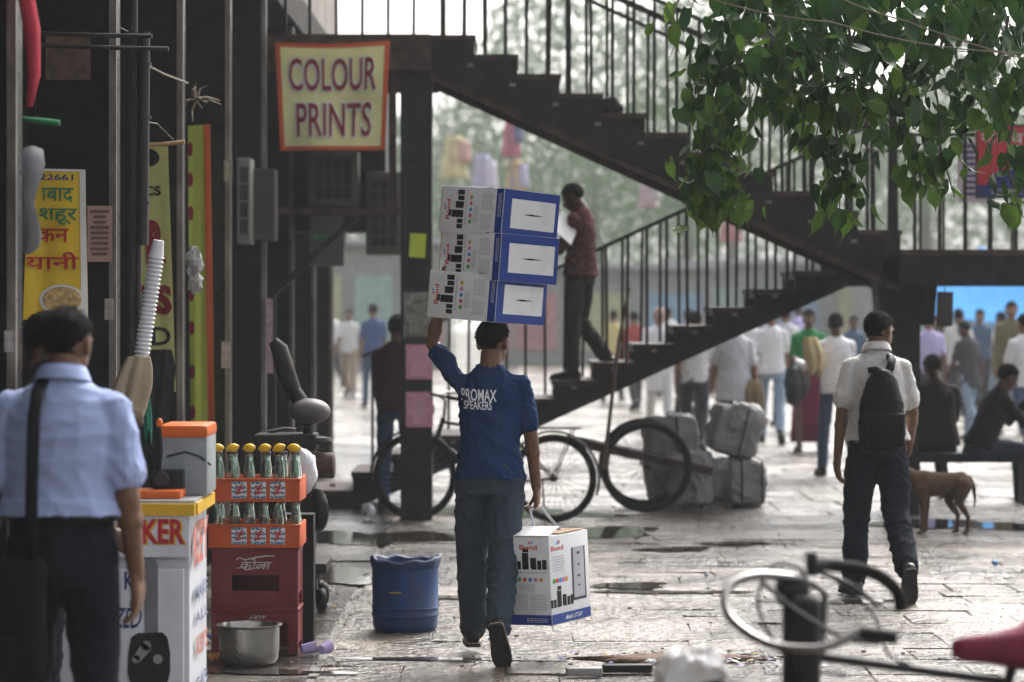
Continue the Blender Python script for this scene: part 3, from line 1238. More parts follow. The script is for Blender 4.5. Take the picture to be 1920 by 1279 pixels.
# ---- the porter in the middle
T_BLUE = cloth('royal_blue_jersey', (.013, .036, .105), .8, var=.10)
TR_SLATE = cloth('slate_grey_trousers', (.042, .056, .072), .85, var=.12)
porter, PJ, pshirt, phead, PM, PT = figure(
    'man in blue printed t-shirt walking away with boxes on his head', (P(919, 0, 14.2).x, 14.2), R(-4), H=1.66, skin=S_BROWN,
    lean=3, side_lean=0, legL=(13, 4, 1, 0), legR=(-13, 22, -2, 60),
    armL=('pts', (-.325, .16, 1.60), (-.235, .06, 1.90)), armR=('fk', -2, 10, 10), head=(-22, 4),
    shirt=T_BLUE, sleeve='short', hem=.88, loose=1.04, trousers=TR_SLATE, tw=1.22, hipw=1.08, curlL=.15, palmL=(0, .0, 1), curlR=1.25,
    voxel=.0085, wr=.0075, seed=11)
white_print = M('white_shirt_print', (.75, .76, .78), .7, var=.05)


def shirt_text(body, px0, py0, px1, py1, bold, ob, Mw, Y):
    a, b = P(px0, py1, Y), P(px1, py0, Y)
    inv = Mw.inverted()
    m = MB()
    m.text(body, a, (1, 0, -.04), (0, 0, 1), 0, 0, b.x - a.x, b.z - a.z, bold)
    m.v = [tuple(inv @ Vector(q)) for q in m.v]
    on_surface(m, ob, inv.to_3x3() @ Vector((0, 1, 0)), .004)
    m.build('shirt_lettering', white_print, ob.parent)


shirt_text('PROMAX', 864, 729, 931, 752, .02, pshirt, PM, 14.05)
shirt_text('SPEAKERS', 869, 752, 922, 768, .015, pshirt, PM, 14.05)

# ---- office man on the left, close to the camera
T_SKY = cloth('pale_blue_shirt_cotton', (.34, .40, .62), .8, var=.05)
T_NAVY = cloth('black_navy_trousers', (.010, .011, .016), .85)
B_BLACK = M('black_leather', (.01, .01, .01), .45, bump=.1)
lman, LJ, lshirt, lhead, LM, LT = figure(
    'man in pale blue shirt seen from behind beside the key maker stall', (P(116, 0, 9.5).x, 9.5), R(-6), H=1.77, skin=S_BROWN,
    legL=(4, 2, 3, 0), legR=(-2, 2, 3, 0), armL=('fk', -3, 12, 10), armR=('fk', -4, 9, 12), head=(-13, 5), lean=2,
    shirt=T_SKY, sleeve='short', hem=1.03, loose=1.12, trousers=T_NAVY, tw=1.15, collar=True, belt=B_BLACK, bulk=1.12, curlR=.6, curlL=.5,
    voxel=.0085, wr=.0055, bald=.35, seed=21)
# his shoulder bag
bag = thing('shoulder_bag', 'black shoulder bag hanging on the pale blue shirt man', 'bag', (P(32, 0, 9.4).x, 9.33, .63))
BAGM = M('black_bag_fabric', (.009, .009, .010), .7, bump=.3, bs=90, spec=.08)
mb = MB()
mb.rbox((-.02, 0, .12), (.27, .13, .42), .06)
fuse(mb, 'bag_body', .012, BAGM, bag, 6, .006, 4)
MB().rbox((-.02, -.072, .20), (.23, .016, .22), .008).build('flap', BAGM, bag, 'all')
pts = [(.06, -.02, .30), (.065, -.03, .55), (.07, -.02, .78), (.075, .02, .865), (.08, .12, .90), (.08, .27, .80), (.05, .22, .40)]
MB().tube(pts, .008, 8, True, 2.6).build('strap', BAGM, bag, 'all')

# ---- people in the doorway behind him
figure('person in the dark doorway beside the biryani banner, turned right', (P(66, 0, 11.9).x, 11.9), R(-62), H=1.74, skin=S_DARK, shirt=cloth('dark_grey_shirt', (.03, .03, .034)),
       trousers=T_NAVY, head=(0, 6), legL=(2, 2, 3, 0), legR=(-2, 2, 3, 0), armL=('fk', 5, 6, 20), armR=('fk', 5, 6, 20), voxel=.012, eyes=True, seed=31)
figure('shorter person in the doorway with head bowed, behind pale blue shirt', (P(74, 0, 11.3).x, 11.25), R(-50), H=1.58, skin=S_DARK, shirt=cloth('white_vest', (.45, .45, .46)),
       trousers=T_NAVY, head=(0, 22), legL=(2, 2, 3, 0), legR=(-2, 2, 3, 0), armL=('fk', 10, 6, 40), armR=('fk', 10, 6, 40), voxel=.012, seed=32)

# ---- boy on the stairs
ZB = ZL - RL * 7
bx = P(1082, 0, 24.6).x
istep = round((XL - .02 - bx) / TR - .5)
bz = ZL - RL * istep
T_PLAID = cloth('maroon_check_shirt', (.10, .036, .04), .85, var=.6, vs=26)
boy, BJ, bsh, bh, BM, BT = figure(
    'boy in maroon checked shirt standing on the stairs reading a paper', (bx + .03, 24.72), R(62), H=1.72, skin=S_DARK,
    legL=(2, 2, 3, 0), legR=(8, 46, 3, 22), armL=('fk', 22, 6, 75), armR=('fk', 25, 4, 80), head=(10, 30), lean=0,
    shirt=T_PLAID, sleeve='long', hem=.88, loose=1.1, trousers=cloth('dark_brown_trousers', (.035, .03, .028)), tw=1.15, shoe=B_BLACK, voxel=.011, wr=.007,
    eyes=True, seed=41)
boy.location.z = bz + .0
m = MB()
m.rbox((0, 0, 0), (.21, .004, .29), .001)
o = m.build('paper_sheet', M('white_paper', (.8, .8, .8), .7, var=.03))
o.location = P(1062, 426, 24.5)
o.rotation_euler = (R(-38), R(40), R(20))
tag(o, 'white sheet of paper held by the boy on the stairs', 'paper')

# ---- man with backpack
T_STRIPE = M('white_striped_shirt', (.60, .58, .56), .85, var=.12, vs=40, bump=.15, bs=400, stretch=(1, 1, .06))
bpman, KJ, ksh, kh, KM, KT = figure(
    'man in white striped shirt walking away with black backpack', (P(1645, 0, 17.1).x, 17.1), R(6), H=1.72, skin=S_BROWN,
    legL=(10, 4, 2, 0), legR=(-12, 30, 0, 55), armL=('fk', -10, 12, 8), armR=('fk', 2, 12, 42), head=(-50, 6), lean=4,
    shirt=T_STRIPE, sleeve='short', hem=.93, loose=1.16, trousers=cloth('black_blue_trousers', (.014, .017, .026)), tw=1.25, collar=True, curlL=.6, curlR=.9,
    voxel=.0095, wr=.0065, seed=51)
bp = thing('backpack', 'black backpack slung on right shoulder of man in white shirt', 'backpack', (P(1657, 0, 16.8).x, 16.86, .885), R(6))
PK = M('black_nylon', (.008, .009, .011), .55, var=.3, bump=.5, bs=35, spec=.12)
mb = MB()
rg = []
for z, a, b in ((0, .11, .07), (.03, .138, .10), (.15, .148, .115), (.3, .135, .11), (.42, .10, .085), (.49, .06, .05), (.505, .02, .02)):
    rg.append([Vector((a * math.cos(t) * (1 + .04 * math.sin(3 * t)), b * math.sin(t), z)) for t in [2 * PI * j / 24 for j in range(24)]])
mb.loft(rg)
fuse(mb, 'pack_body', .009, PK, bp, 2, .006, 5)
MB().rbox((0, -.10, .14), (.22, .05, .2), .02).build('front_pocket', PK, bp, 'all')
MB().tube([(.02, .0, .45), (.05, .0, .51), (.075, .06, .565), (.085, .15, .575), (.095, .24, .48)], .026, 8, True, .35).build('strap', PK, bp, 'all')
MB().tube([(.0, -.03, .46), (-.05, -.06, .50), (-.10, -.05, .49)], .02, 8, True, .4).build('handle', PK, bp, 'all')

# ---- two men sitting behind the dog
T_BLACKSH = cloth('black_shirt', (.016, .015, .016))
seatm = thing('low_bench', 'low dark bench under the two seated men', 'bench', (P(1815, 0, 25.2).x, 25.2, 0))
MB().rbox((0, 0, .40), (1.15, .42, .08), .01).build('seat', m_dark, seatm)
for sx in (-.5, .5):
    MB().box((sx, 0, .18), (.08, .36, .36)).build('leg', m_dark, seatm)
DEN = cloth('dark_denim', (.022, .030, .05))
figure('seated man in black shirt facing right, hand to his face', (P(1838, 0, 25.1).x, 25.1), R(-78), H=1.68, skin=S_DARK, z0=-.405, lean=22,
       legL=(78, 74, 6, 0), legR=(82, 84, 6, 0), armL=('fk', 42, 5, 95), armR=('fk', 40, 5, 100), head=(0, 4), shirt=T_BLACKSH, sleeve='long', hem=.90, loose=1.1,
       trousers=DEN, tw=1.05, voxel=.012, eyes=True, seed=61, bulk=1.05)
figure('seated man in dark brown shirt with his back turned, beside the column', (P(1757, 0, 25.3).x, 25.3), R(8), H=1.72, skin=S_DARK, z0=-.40, lean=10,
       legL=(80, 80, 8, 0), legR=(80, 80, 8, 0), armL=('fk', 30, 10, 40), armR=('fk', 30, 10, 40), head=(5, 8), shirt=cloth('dark_brown_shirt', (.032, .024, .023)), sleeve='long',
       hem=.88, loose=1.1, trousers=T_NAVY, voxel=.012, seed=62, bulk=1.1)

# ---- walkers further away
def walker(label, px, Y, rot, H, shirt, trousers, seed, **kw):
    a = dict(voxel=.015, wr=.007, shirt=shirt, trousers=trousers, seed=seed, group='people walking in the background')
    rn = random.Random(seed)
    sw = rn.choice((-1, 1))
    if sw > 0:
        a.update(legL=(14, 5, 2, 0), legR=(-14, 22, 2, 30), armL=('fk', -12, 8, 12), armR=('fk', 14, 8, 20))
    else:
        a.update(legR=(14, 5, 2, 0), legL=(-14, 22, 2, 30), armR=('fk', -12, 8, 12), armL=('fk', 14, 8, 20))
    a.update(kw)
    return figure(label, (P(px, 0, Y).x, Y), rot, H, **a)


WHITE = cloth('white_cotton', (.68, .68, .70), var=.05)
OFFW = cloth('off_white_cotton', (.55, .55, .54), var=.06)
GREYW = cloth('pale_grey_cotton', (.46, .47, .49), var=.06)
JEAN = cloth('blue_jeans', (.06, .09, .16))
LJEAN = cloth('light_blue_jeans', (.22, .29, .38))
CHAR = cloth('charcoal_trousers', (.035, .037, .042))
LAV = cloth('lavender_cotton', (.42, .38, .60))
GREEN = cloth('green_jersey', (.03, .20, .06))
MAROON = cloth('maroon_cloth', (.13, .012, .04))
KHAKI = cloth('khaki_cloth', (.15, .13, .075))
TEAL = cloth('dusty_blue_cloth', (.07, .11, .18))
walker('man in white shirt and blue jeans carrying a beige sheet', 1568, 28.8, R(5), 1.66, WHITE, JEAN, 71, skin=S_DARK, sleeve='long', armL=('fk', 30, 25, 70))
walker('person in green shirt and maroon skirt facing the camera', 1517, 33.5, R(172), 1.68, GREEN, None, 72, skin=S_DARK, skirt=MAROON, eyes=True)
walker('man in white shirt and light blue jeans beyond the bales', 1446, 35.5, R(-5), 1.70, WHITE, LJEAN, 73)
walker('man in loose pale grey shirt carrying a shopping bag', 1378, 30.0, R(4), 1.66, GREYW, CHAR, 74, hem=.74, loose=1.2)
walker('man in off white shirt and charcoal trousers under the stairs', 1303, 32.5, R(-8), 1.66, OFFW, CHAR, 75)
walker('bald elderly man in white kurta behind the stair balusters', 1236, 37, R(178), 1.70, WHITE, OFFW, 76, hair=None, hem=.6, sleeve='long', eyes=True, skin=S_TAN)
walker('man in rust shirt behind the stair balusters', 1291, 39, R(185), 1.66, cloth('rust_shirt', (.30, .16, .12)), CHAR, 77, eyes=True)
walker('person in lavender shirt right of the landing column', 1742, 37, R(10), 1.62, LAV, CHAR, 78)
walker('person in cream shirt below the hanging sign', 1797, 41, R(-12), 1.66, OFFW, CHAR, 79)
walker('person in dusty blue under the blue awning', 1838, 44, R(160), 1.64, TEAL, CHAR, 80, eyes=True)
walker('man in khaki uniform standing at the right edge', 1896, 38, R(175), 1.76, KHAKI, KHAKI, 81, sleeve='long', legL=(2, 2, 4, 0), legR=(-2, 2, 4, 0), armL=('fk', 0, 8, 15), armR=('fk', 0, 8, 15), eyes=True)
walker('person in white shirt cut by the right edge of frame', 1924, 31, R(20), 1.64, WHITE, JEAN, 82)
walker('person in blue clothes far off beyond the left railing', 700, 47, R(10), 1.72, cloth('denim_shirt', (.05, .08, .18)), JEAN, 83)
walker('person in cream clothes far off beyond the left railing', 655, 52, R(170), 1.62, OFFW, cloth('tan_trousers', (.3, .24, .18)), 84, eyes=True)
walker('person in red top far off between stair and bales', 1190, 46, R(15), 1.6, cloth('brick_red_cloth', (.3, .06, .05)), CHAR, 85)
walker('person in pale yellow far off between stair and bales', 1150, 50, R(-15), 1.6, cloth('pale_yellow_cloth', (.5, .43, .2)), CHAR, 86)
walker('person in teal top far off behind the bales', 1330, 48, R(-15), 1.62, cloth('teal_cloth', (.04, .2, .26)), CHAR, 87)
walker('person in maroon top leaning by the dark pillar', 742, 24.0, R(-20), 1.66, cloth('dull_maroon_shirt', (.07, .025, .03)), cloth('mid_blue_jeans', (.035, .07, .14)), 88, skin=S_DARK,
       sleeve='long', legL=(2, 2, 3, 0), legR=(4, 4, 3, 0), armL=('fk', 5, 8, 30), armR=('fk', 8, 8, 40))

# more of the crowd, further off and overlapping
rc = random.Random(9)
TONES = [('white', WHITE), ('cream', OFFW), ('pale grey', GREYW), ('lavender', LAV), ('dusty blue', TEAL), ('khaki', KHAKI), ('dark grey', cloth('dark_grey_cotton', (.06, .06, .065))), ('sky blue', cloth('sky_cotton', (.25, .36, .5)))]
SPOTS = [(1345, 42, 'behind the bales'), (1410, 45, 'left of the light jeans man'), (1475, 40, 'right of the light jeans man'), (1495, 52, 'far behind the green shirt person'), (1600, 43, 'just left of the backpack man'),
         (1765, 46, 'behind the lavender shirt person'), (1818, 36, 'above the two seated men'), (1866, 50, 'under the blue awning edge'), (1880, 42, 'left of the khaki man'), (1255, 52, 'behind the lower balusters'), (620, 58, 'beyond the left railing')]
for i, (px, Y, wh) in enumerate(SPOTS):
    nm, mt = TONES[i % len(TONES)]
    walker('person in %s shirt %s' % (nm, wh), px, Y, rc.choice((R(0), R(180), R(70), R(-75), R(25), R(150))) + rc.uniform(-.3, .3), rc.uniform(1.52, 1.76), mt, rc.choice((JEAN, CHAR, LJEAN, T_NAVY)), 200 + i,
           voxel=.018, skin=rc.choice((S_DARK, S_BROWN)), head=(rc.uniform(-30, 30), rc.uniform(0, 15)), sleeve=rc.choice(('short', 'long')), hem=rc.choice((.74, .84, .9)), lean=rc.uniform(0, 8), bulk=rc.uniform(.95, 1.15))
# ================================================================= BANNERS AND HANGING THINGS
BAN_Y = M('yellow_banner', (.84, .81, .42), .7, var=.08, vs=4, grime=.18, gs=3, transl=.2)
BAN_O = M('orange_red_border', (.52, .09, .03), .7, var=.12)
INK_M = M('maroon_ink', (.20, .010, .018), .75, var=.15)
INK_W = M('white_ink', (.70, .70, .66), .75, var=.08)
INK_K = M('black_ink', (.012, .012, .014), .7)
INK_G = M('green_ink', (.015, .16, .07), .7)
INK_R = M('red_ink', (.42, .02, .03), .7)
INK_B = M('navy_ink', (.02, .03, .13), .7)


def banner(name, label, corners, Y, layers, mats, amp=.012, seed=1, nu=24, nv=20, depth=None):
    """a hanging cloth: corners are photograph pixels bl, br, tr, tl at depth Y; layers draw in unit coordinates"""
    c = [P(*q, Y) for q in corners]
    root_loc = (c[0] + c[1]) / 2
    rn = random.Random(seed)
    ph = [rn.uniform(0, 6) for _ in range(4)]

    def S(u, v, lift=0.0):
        p = (c[0] * (1 - u) + c[1] * u) * (1 - v) + (c[3] * (1 - u) + c[2] * u) * v
        w = amp * (math.sin(8 * u + 2.5 * v + ph[0]) * (1.15 - v) + .6 * math.sin(15 * u - 4 * v + ph[1]) * (1.1 - v) + .5 * math.sin(8 * v + 3 * u + ph[2]))
        sag = -.02 * math.sin(PI * u) * v if amp > .008 else 0
        return p + Vector((0, w - lift, sag)) - root_loc

    t = thing(name, label, 'banner', root_loc)
    m = MB()
    g = [S(i / nu, j / nv) for j in range(nv + 1) for i in range(nu + 1)]
    fr = [(j * (nu + 1) + i, j * (nu + 1) + i + 1, (j + 1) * (nu + 1) + i + 1, (j + 1) * (nu + 1) + i) for j in range(nv) for i in range(nu)]
    m.add(g, fr)
    m.add([q + Vector((0, .003, 0)) for q in g], [tuple(reversed(f)) for f in fr])
    m.build('cloth', mats[0], t, 'all')
    for k, (nm, mat, draw) in enumerate(layers):
        q = MB()
        draw(q)
        # refine so that big letters follow the waves
        bm = bmesh.new()
        vv = [bm.verts.new(a) for a in q.v]
        for f in q.f:
            try:
                bm.faces.new([vv[i] for i in f])
            except ValueError:
                pass
        bmesh.ops.triangulate(bm, faces=bm.faces[:])
        for _ in range(3):
            es = [e for e in bm.edges if e.calc_length() > .07]
            if not es:
                break
            bmesh.ops.subdivide_edges(bm, edges=es, cuts=1)
            bmesh.ops.triangulate(bm, faces=bm.faces[:])
        bm.verts.index_update()
        r = MB()
        r.add([S(a.co.x, a.co.z, .003 + .0022 * (k + 1)) for a in bm.verts], [[a.index for a in f.verts] for f in bm.faces])
        bm.free()
        r.build(nm, mat, t, 'all')
    return t


O0, UX, VZ = (0, 0, 0), (1, 0, 0), (0, 0, 1)


def frame(q, w, h):
    for a in ((0, 0, 1, h), (0, 1 - h, 1, 1), (0, h, w, 1 - h), (1 - w, h, 1, 1 - h)):
        n = 12
        for i in range(n):
            if a[2] - a[0] > a[3] - a[1]:
                q.rect(O0, UX, VZ, a[0] + (a[2] - a[0]) * i / n, a[1], a[0] + (a[2] - a[0]) * (i + 1) / n, a[3])
            else:
                q.rect(O0, UX, VZ, a[0], a[1] + (a[3] - a[1]) * i / n, a[2], a[1] + (a[3] - a[1]) * (i + 1) / n)


def cp(word, x0, y0, x1, y1, bold, g):
    return lambda q: q.text(word, O0, UX, VZ, x0 - g, y0 - g, x1 + g, y1 + g, bold)


banner('colour_prints_banner', 'yellow banner with orange border reading COLOUR PRINTS', [(526, 282), (722, 281), (731, 76), (516, 80)], 22.86,
       [('border', BAN_O, lambda q: frame(q, .042, .038)), ('letter_outline', INK_W, cp('COLOUR', .11, .555, .895, .865, .055, .014)), ('letter_outline', INK_W, cp('PRINTS', .165, .125, .86, .445, .055, .014)),
        ('lettering', INK_M, cp('COLOUR', .11, .555, .895, .865, .012, 0)), ('lettering', INK_M, cp('PRINTS', .165, .125, .86, .445, .012, 0))],
       [BAN_Y], .014, 4)

def word(w_, *a):
    return lambda q: q.text(w_, O0, UX, VZ, *a)


# biryani banner on the second column
BAN_BY = M('golden_banner', (.74, .50, .03), .65, var=.1, grime=.2)
RICE = M('printed_food', (.50, .33, .14), .7, var=.5, vs=45)


def dish(q):
    q.disc(O0, UX, VZ, .60, .135, .31, .085, 28)


def by_edge(q):
    for i in range(10):
        q.rect(O0, UX, VZ, .90, i / 10, 1.0, (i + 1) / 10)
    q.rect(O0, UX, VZ, .0, .985, .9, 1.0)


banner('biryani_banner', 'golden yellow banner with green and red Hindi lettering and dish picture', [(44, 600), (165, 600), (160, 318), (52, 316)], 13.80,
       [('white_margin', INK_W, by_edge), ('plate', INK_W, lambda q: q.disc(O0, UX, VZ, .60, .135, .36, .10, 28)), ('dish_picture', RICE, dish),
        ('green_lettering', INK_G, word('ाबाद', .25, .78, .80, .875, .01)), ('green_lettering', INK_G, word('शहूर', .22, .63, .86, .74, .01)), ('red_lettering', INK_R, word('कन', .18, .515, .72, .605, .012)),
        ('red_lettering', INK_R, word('यानी', .02, .335, .88, .45, .012)), ('navy_lettering', INK_B, word('22661', .22, .925, .80, .965, .02))], [BAN_BY], .006, 6)


# tall banner on the third column


banner('printers_banner', 'tall pale yellow hanging banner with big maroon R and TS', [(252, 735), (330, 735), (315, 275), (246, 275)], 16.55,
       [('black_emblem', INK_K, lambda q: q.disc(O0, UX, VZ, .35, .955, .42, .04, 24)), ('black_lettering', INK_K, word('CS', .30, .80, .78, .84, .03)), ('black_lettering', INK_K, word('D', .45, .19, .92, .265, .02)),
        ('black_lettering', INK_K, word('NG', .20, .03, .85, .10, .02)), ('maroon_lettering', INK_M, word('R', .36, .525, .88, .70, .06)), ('maroon_lettering', INK_M, word('TS', .05, .315, .98, .435, .05))], [M('pale_yellow_banner', (.50, .50, .17), .7, var=.08, grime=.2)], .006, 8)


def lime_marks(q):
    for v in (.06, .15, .27, .40, .50, .62, .74, .84, .93):
        q.disc(O0, UX, VZ, .10, v, .12, .022, 14)


def lime_edge(q):
    for i in range(30):
        q.rect(O0, UX, VZ, .72, i / 30, 1.0, (i + 1) / 30)
    q.rect(O0, UX, VZ, 0, .0, .72, .012)


banner('lime_banner', 'tall lime green vertical banner with red right edge', [(358, 868), (404, 866), (394, 233), (352, 236)], 19.0,
       [('red_edge', BAN_O, lime_edge), ('maroon_marks', INK_M, lime_marks)], [M('lime_banner_cloth', (.42, .47, .07), .7, var=.08, grime=.15)], .006, 9, nv=40)


def lone(mb, name, label, cat, mat, smooth=False, loc=None, group=None):
    o = mb.build(name, mat, None, smooth, loc)
    return tag(o, label, cat, group)


# pipes, poles and wires on the second column
m_pipe = M('dark_conduit', (.03, .028, .027), .55, grime=.4)
for i, (px, r, y0, y1, lb) in enumerate(((247, .022, -20, 800, 'thick dark pipe running down the second column'), (259, .014, 60, 700, 'thin dark pipe just left of the cup stack'), (268, .027, 60, 460, 'short thick dark pipe ending above the cup stack'))):
    Y = 13.78 - .02 * i
    a, b = P(px, y1, Y), P(px + 3, y0, Y)
    m = MB().tube([a, a.lerp(b, .5), b], r, 10)
    for t in (.2, .6, .85):
        m.tube([a.lerp(b, t - .006), a.lerp(b, t + .006)], r * 1.35, 10)
    lone(m, 'pipe', lb, 'pipe', m_pipe, True, group='pipes on the second column')
for (x0, y0, x1, y1, lb) in ((60, 62, 285, 68, 'upper horizontal bar across the second column'), (60, 84, 316, 92, 'lower horizontal bar across the second column')):
    lone(MB().tube([P(x0, y0, 13.66), P((x0 + x1) / 2, (y0 + y1) / 2 + 1, 13.66), P(x1, y1, 13.66)], .011, 8), 'bar', lb, 'bar', m_pipe, True)
m_bamboo = M('bamboo', (.42, .28, .13), .6, var=.3, vs=12)
lone(MB().tube([P(243, 272, 16.45), P(300, 271, 16.45), P(346, 266, 16.45)], .012, 8), 'bamboo_stick', 'bamboo stick holding the tall pale yellow banner', 'stick', m_bamboo, True)
lone(MB().tube([P(44, 222, 11.0), P(70, 226, 11.0), P(112, 231, 11.0)], [.006, .011, .011], 8), 'green_stick', 'short green plastic stick poking from the nearest column', 'stick', M('green_plastic', (.01, .18, .06), .4), True)
m_wire = M('dark_wire', (.02, .02, .02), .6)
m_wire2 = M('faded_wire', (.16, .13, .09), .7)


def wire(pts, Y, r, label, mat=m_wire, sag=0.0):
    q = [P(a, b, Y if not hasattr(Y, '__len__') else Y[0] + (Y[1] - Y[0]) * i / (len(pts) - 1)) for i, (a, b) in enumerate(pts)]
    d = []
    for i in range(len(q) - 1):
        for k in range(8):
            t = k / 8
            d.append(q[i].lerp(q[i + 1], t) - Vector((0, 0, sag * 4 * t * (1 - t))))
    d.append(q[-1])
    lone(MB().tube(d, r, 5), 'wire', label, 'wire', mat, True)


wire([(150, 0), (200, 40), (240, 60), (285, 70)], 14.05, .005, 'wire drooping to the bars on the second column')
wire([(275, 122), (310, 140), (352, 156)], (14.1, 16.7), .006, 'wire stretched from second to third column', m_wire2)
wire([(272, 228), (295, 232), (325, 262)], (14.1, 16.5), .003, 'thin wire above the bamboo stick', m_wire2)
wire([(1250, -30), (1560, 42), (1920, 100)], (13.6, 12.4), .004, 'pale wire crossing the leaves, lower one', m_wire2, .03)
wire([(1560, -10), (1700, 40), (1930, 112)], (13.2, 12.2), .004, 'pale wire crossing the leaves, steeper one', m_wire2, .01)
wire([(1302, 0), (1275, 60), (1255, 110)], 15.5, .003, 'thin cord hanging left of the leaves', m_wire2)

# red cloth and torn plastic at the nearest column
rg = []
for z, a, b in ((0, .012, .010), (.12, .022, .018), (.3, .03, .022), (.42, .028, .02), (.50, .045, .03), (.58, .06, .035), (.66, .058, .035), (.8, .03, .02)):
    rg.append([Vector((a * (1 + .15 * math.sin(4 * t)) * math.cos(t) + .02 * math.sin(z * 9), b * math.sin(t), z)) for t in [2 * PI * j / 18 for j in range(18)]])
lone(MB().loft(rg), 'red_cloth', 'folded red cloth hanging at the top left corner', 'cloth', M('red_pink_cloth', (.42, .04, .06), .8, var=.3), 'all', P(55, 200, 10.9))
m_torn = M('torn_white_plastic', (.30, .30, .31), .5, var=.3, grime=.4, transl=.3)
mb = MB()
out = [(40, 278), (62, 273), (80, 280), (84, 310), (78, 330), (66, 334), (64, 360), (66, 420), (78, 440), (74, 462), (62, 474), (50, 478), (42, 470), (44, 380)]
rn = random.Random(5)
a = [P(q[0], q[1], 10.98 + rn.uniform(-.01, .01)) for q in out]
n = len(a)
cc = sum(a, Vector()) / n
vs = a + [q + Vector((0, .006, 0)) for q in a]
mb.add(vs + [cc + Vector((0, -.008, 0)), cc + Vector((0, .002, 0))], [(i, (i + 1) % n, 2 * n) for i in range(n)] + [((i + 1) % n + n, i + n, 2 * n + 1) for i in range(n)] + [(i, i + n, (i + 1) % n + n, (i + 1) % n) for i in range(n)])
lone(mb, 'torn_plastic', 'torn grey white plastic sheet stuck on the nearest column', 'plastic sheet', m_torn, 'all')
mb = MB()
for k in range(16):
    a_, r_ = rn.uniform(0, 6.28), rn.uniform(.03, .13)
    mb.tube([(0, 0, 0), (r_ * .6 * math.cos(a_), rn.uniform(-.05, .02), r_ * .6 * math.sin(a_)), (r_ * math.cos(a_) + .03, rn.uniform(-.06, .02), r_ * math.sin(a_) - .02)], [.01, .007, .002], 5)
lone(mb, 'twine_knot', 'knot of pale rope ends on the third column', 'rope', m_wire2, True, P(368, 185, 16.6))
for k, (px, py, w, lb) in enumerate(((364, 492, .08, 'upper crumpled paper stuck on the third column'), (366, 528, .07, 'lower crumpled paper stuck on the third column'))):
    mb = MB()
    mb.ell((0, 0, 0), (w * .6, .03, w), None, 12, 9)
    mb.v = [tuple(Vector(q) * (1 + rn.uniform(-.3, .3))) for q in mb.v]
    lone(mb, 'crumpled_paper', lb, 'paper', M('dirty_paper', (.42, .40, .39), .8, grime=.4), False, P(px, py, 16.65))

# stack of paper cups, hung from the pipe
cups = thing('paper_cup_stack', 'long leaning stack of white disposable cups', 'cup stack', P(262, 690, 13.66))
pa, pb = P(262, 690, 13.66), P(293, 480, 13.66)
ax = (pb - pa)
ln = ax.length
qm = ax.to_track_quat('Z', 'Y').to_matrix()
m_cup = M('white_paper_cup', (.66, .66, .68), .5, var=.06)
n = 26
cup_me = None
for i in range(n):
    z = ln * i / n
    if cup_me is None:
        ob = MB().lathe([(.028, 0), (.0385, .012), (.040, .0145), (.0385, .017), (.034, .021)], n=18, rot=qm).build('cup', m_cup, None, True)
        cup_me = ob.data
        bpy.data.objects.remove(ob)
    inst(cup_me, 'cup', qm @ Vector((random.uniform(-.001, .001), 0, z)), parent=cups)
MB().lathe([(.036, 0), (.029, .05), (.026, .075), (.02, .077)], qm @ Vector((0, 0, ln)), n=18, rot=qm).build('top_cup', m_cup, cups, True)


def draped(name, label, px, py, Y, w, h, d, mat, seed, cat='cloth'):
    rg = []
    rn = random.Random(seed)
    ph = [rn.uniform(0, 6) for _ in range(5)]
    for k in range(25):
        t = k / 24
        a = w * (.35 + .65 * math.sin(PI * min(.82, .12 + t * .75)))
        rg.append([Vector((a * (1 + .16 * math.sin(5 * q + ph[0] + 2 * t) + .10 * math.sin(9 * q + ph[1] + 4 * t) + .06 * math.sin(15 * q + 7 * t)) * math.cos(q) + .25 * w * math.sin(3 * t + ph[2]),
                           d * (.35 + .65 * min(1, t * 2)) * (1 + .25 * math.sin(6 * q + ph[3])) * math.sin(q), -h * t + .04 * math.sin(2 * q + ph[4]) * t)) for q in [2 * PI * j / 36 for j in range(36)]])
    return lone(MB().loft(rg), name, label, cat, mat, 'all', P(px, py, Y))


draped('cloth_bag', 'beige cloth bag hanging below the cup stack', 252, 668, 13.6, .085, .30, .05, M('beige_sackcloth', (.33, .26, .18), .9, var=.2, bump=.4, bs=80), 3, 'bag')
draped('dark_jacket', 'dark garment hanging right of the beige bag', 297, 655, 14.6, .075, .42, .05, M('black_cloth', (.012, .013, .015), .9), 4)
draped('green_netting', 'strip of green plastic netting below the cups', 277, 735, 13.65, .02, .22, .015, M('green_net', (.02, .16, .11), .5, var=.5, vs=40), 5)

# ================================================================= KEY MAKER STALL
m_wpaint = M('white_painted_board', (.60, .61, .64), .5, var=.06, grime=.16, gs=4)
m_yel = M('yellow_trim', (.62, .36, .02), .5, var=.12, grime=.2)
KX1 = P(357, 0, 11.9).x
KY, KT_ = 11.9, 1.8 - (945 - 560) / F * 11.9
stall = thing('key_maker_stall', 'white key cutting stall with painted MAKER lettering and big key', 'stall', (KX1 - .62, KY, 0))
W = 1.25
DEP = .68
MB().box((0, DEP / 2, KT_ / 2 - .02), (W - .02, DEP - .02, KT_ - .04)).build('cabinet', m_wpaint, stall)
MB().rbox((0, -.014, .34), (W - .06, .02, .66), .006).build('front_panel', m_wpaint, stall)
MB().box((0, -.016, KT_ - .125), (W - .01, .024, .19)).build('sign_board', m_wpaint, stall)
MB().box((0, DEP / 2, KT_ - .0), (W + .03, DEP + .03, .03)).build('counter_top', M('grey_counter', (.30, .31, .32), .4, grime=.3), stall)
MB().box((0, -.022, KT_ - .022), (W + .034, .04, .05)).build('front_trim', m_yel, stall)
MB().box((W / 2 + .01, DEP / 2 + .02, KT_ - .022), (.03, DEP, .05)).build('side_trim', m_yel, stall)


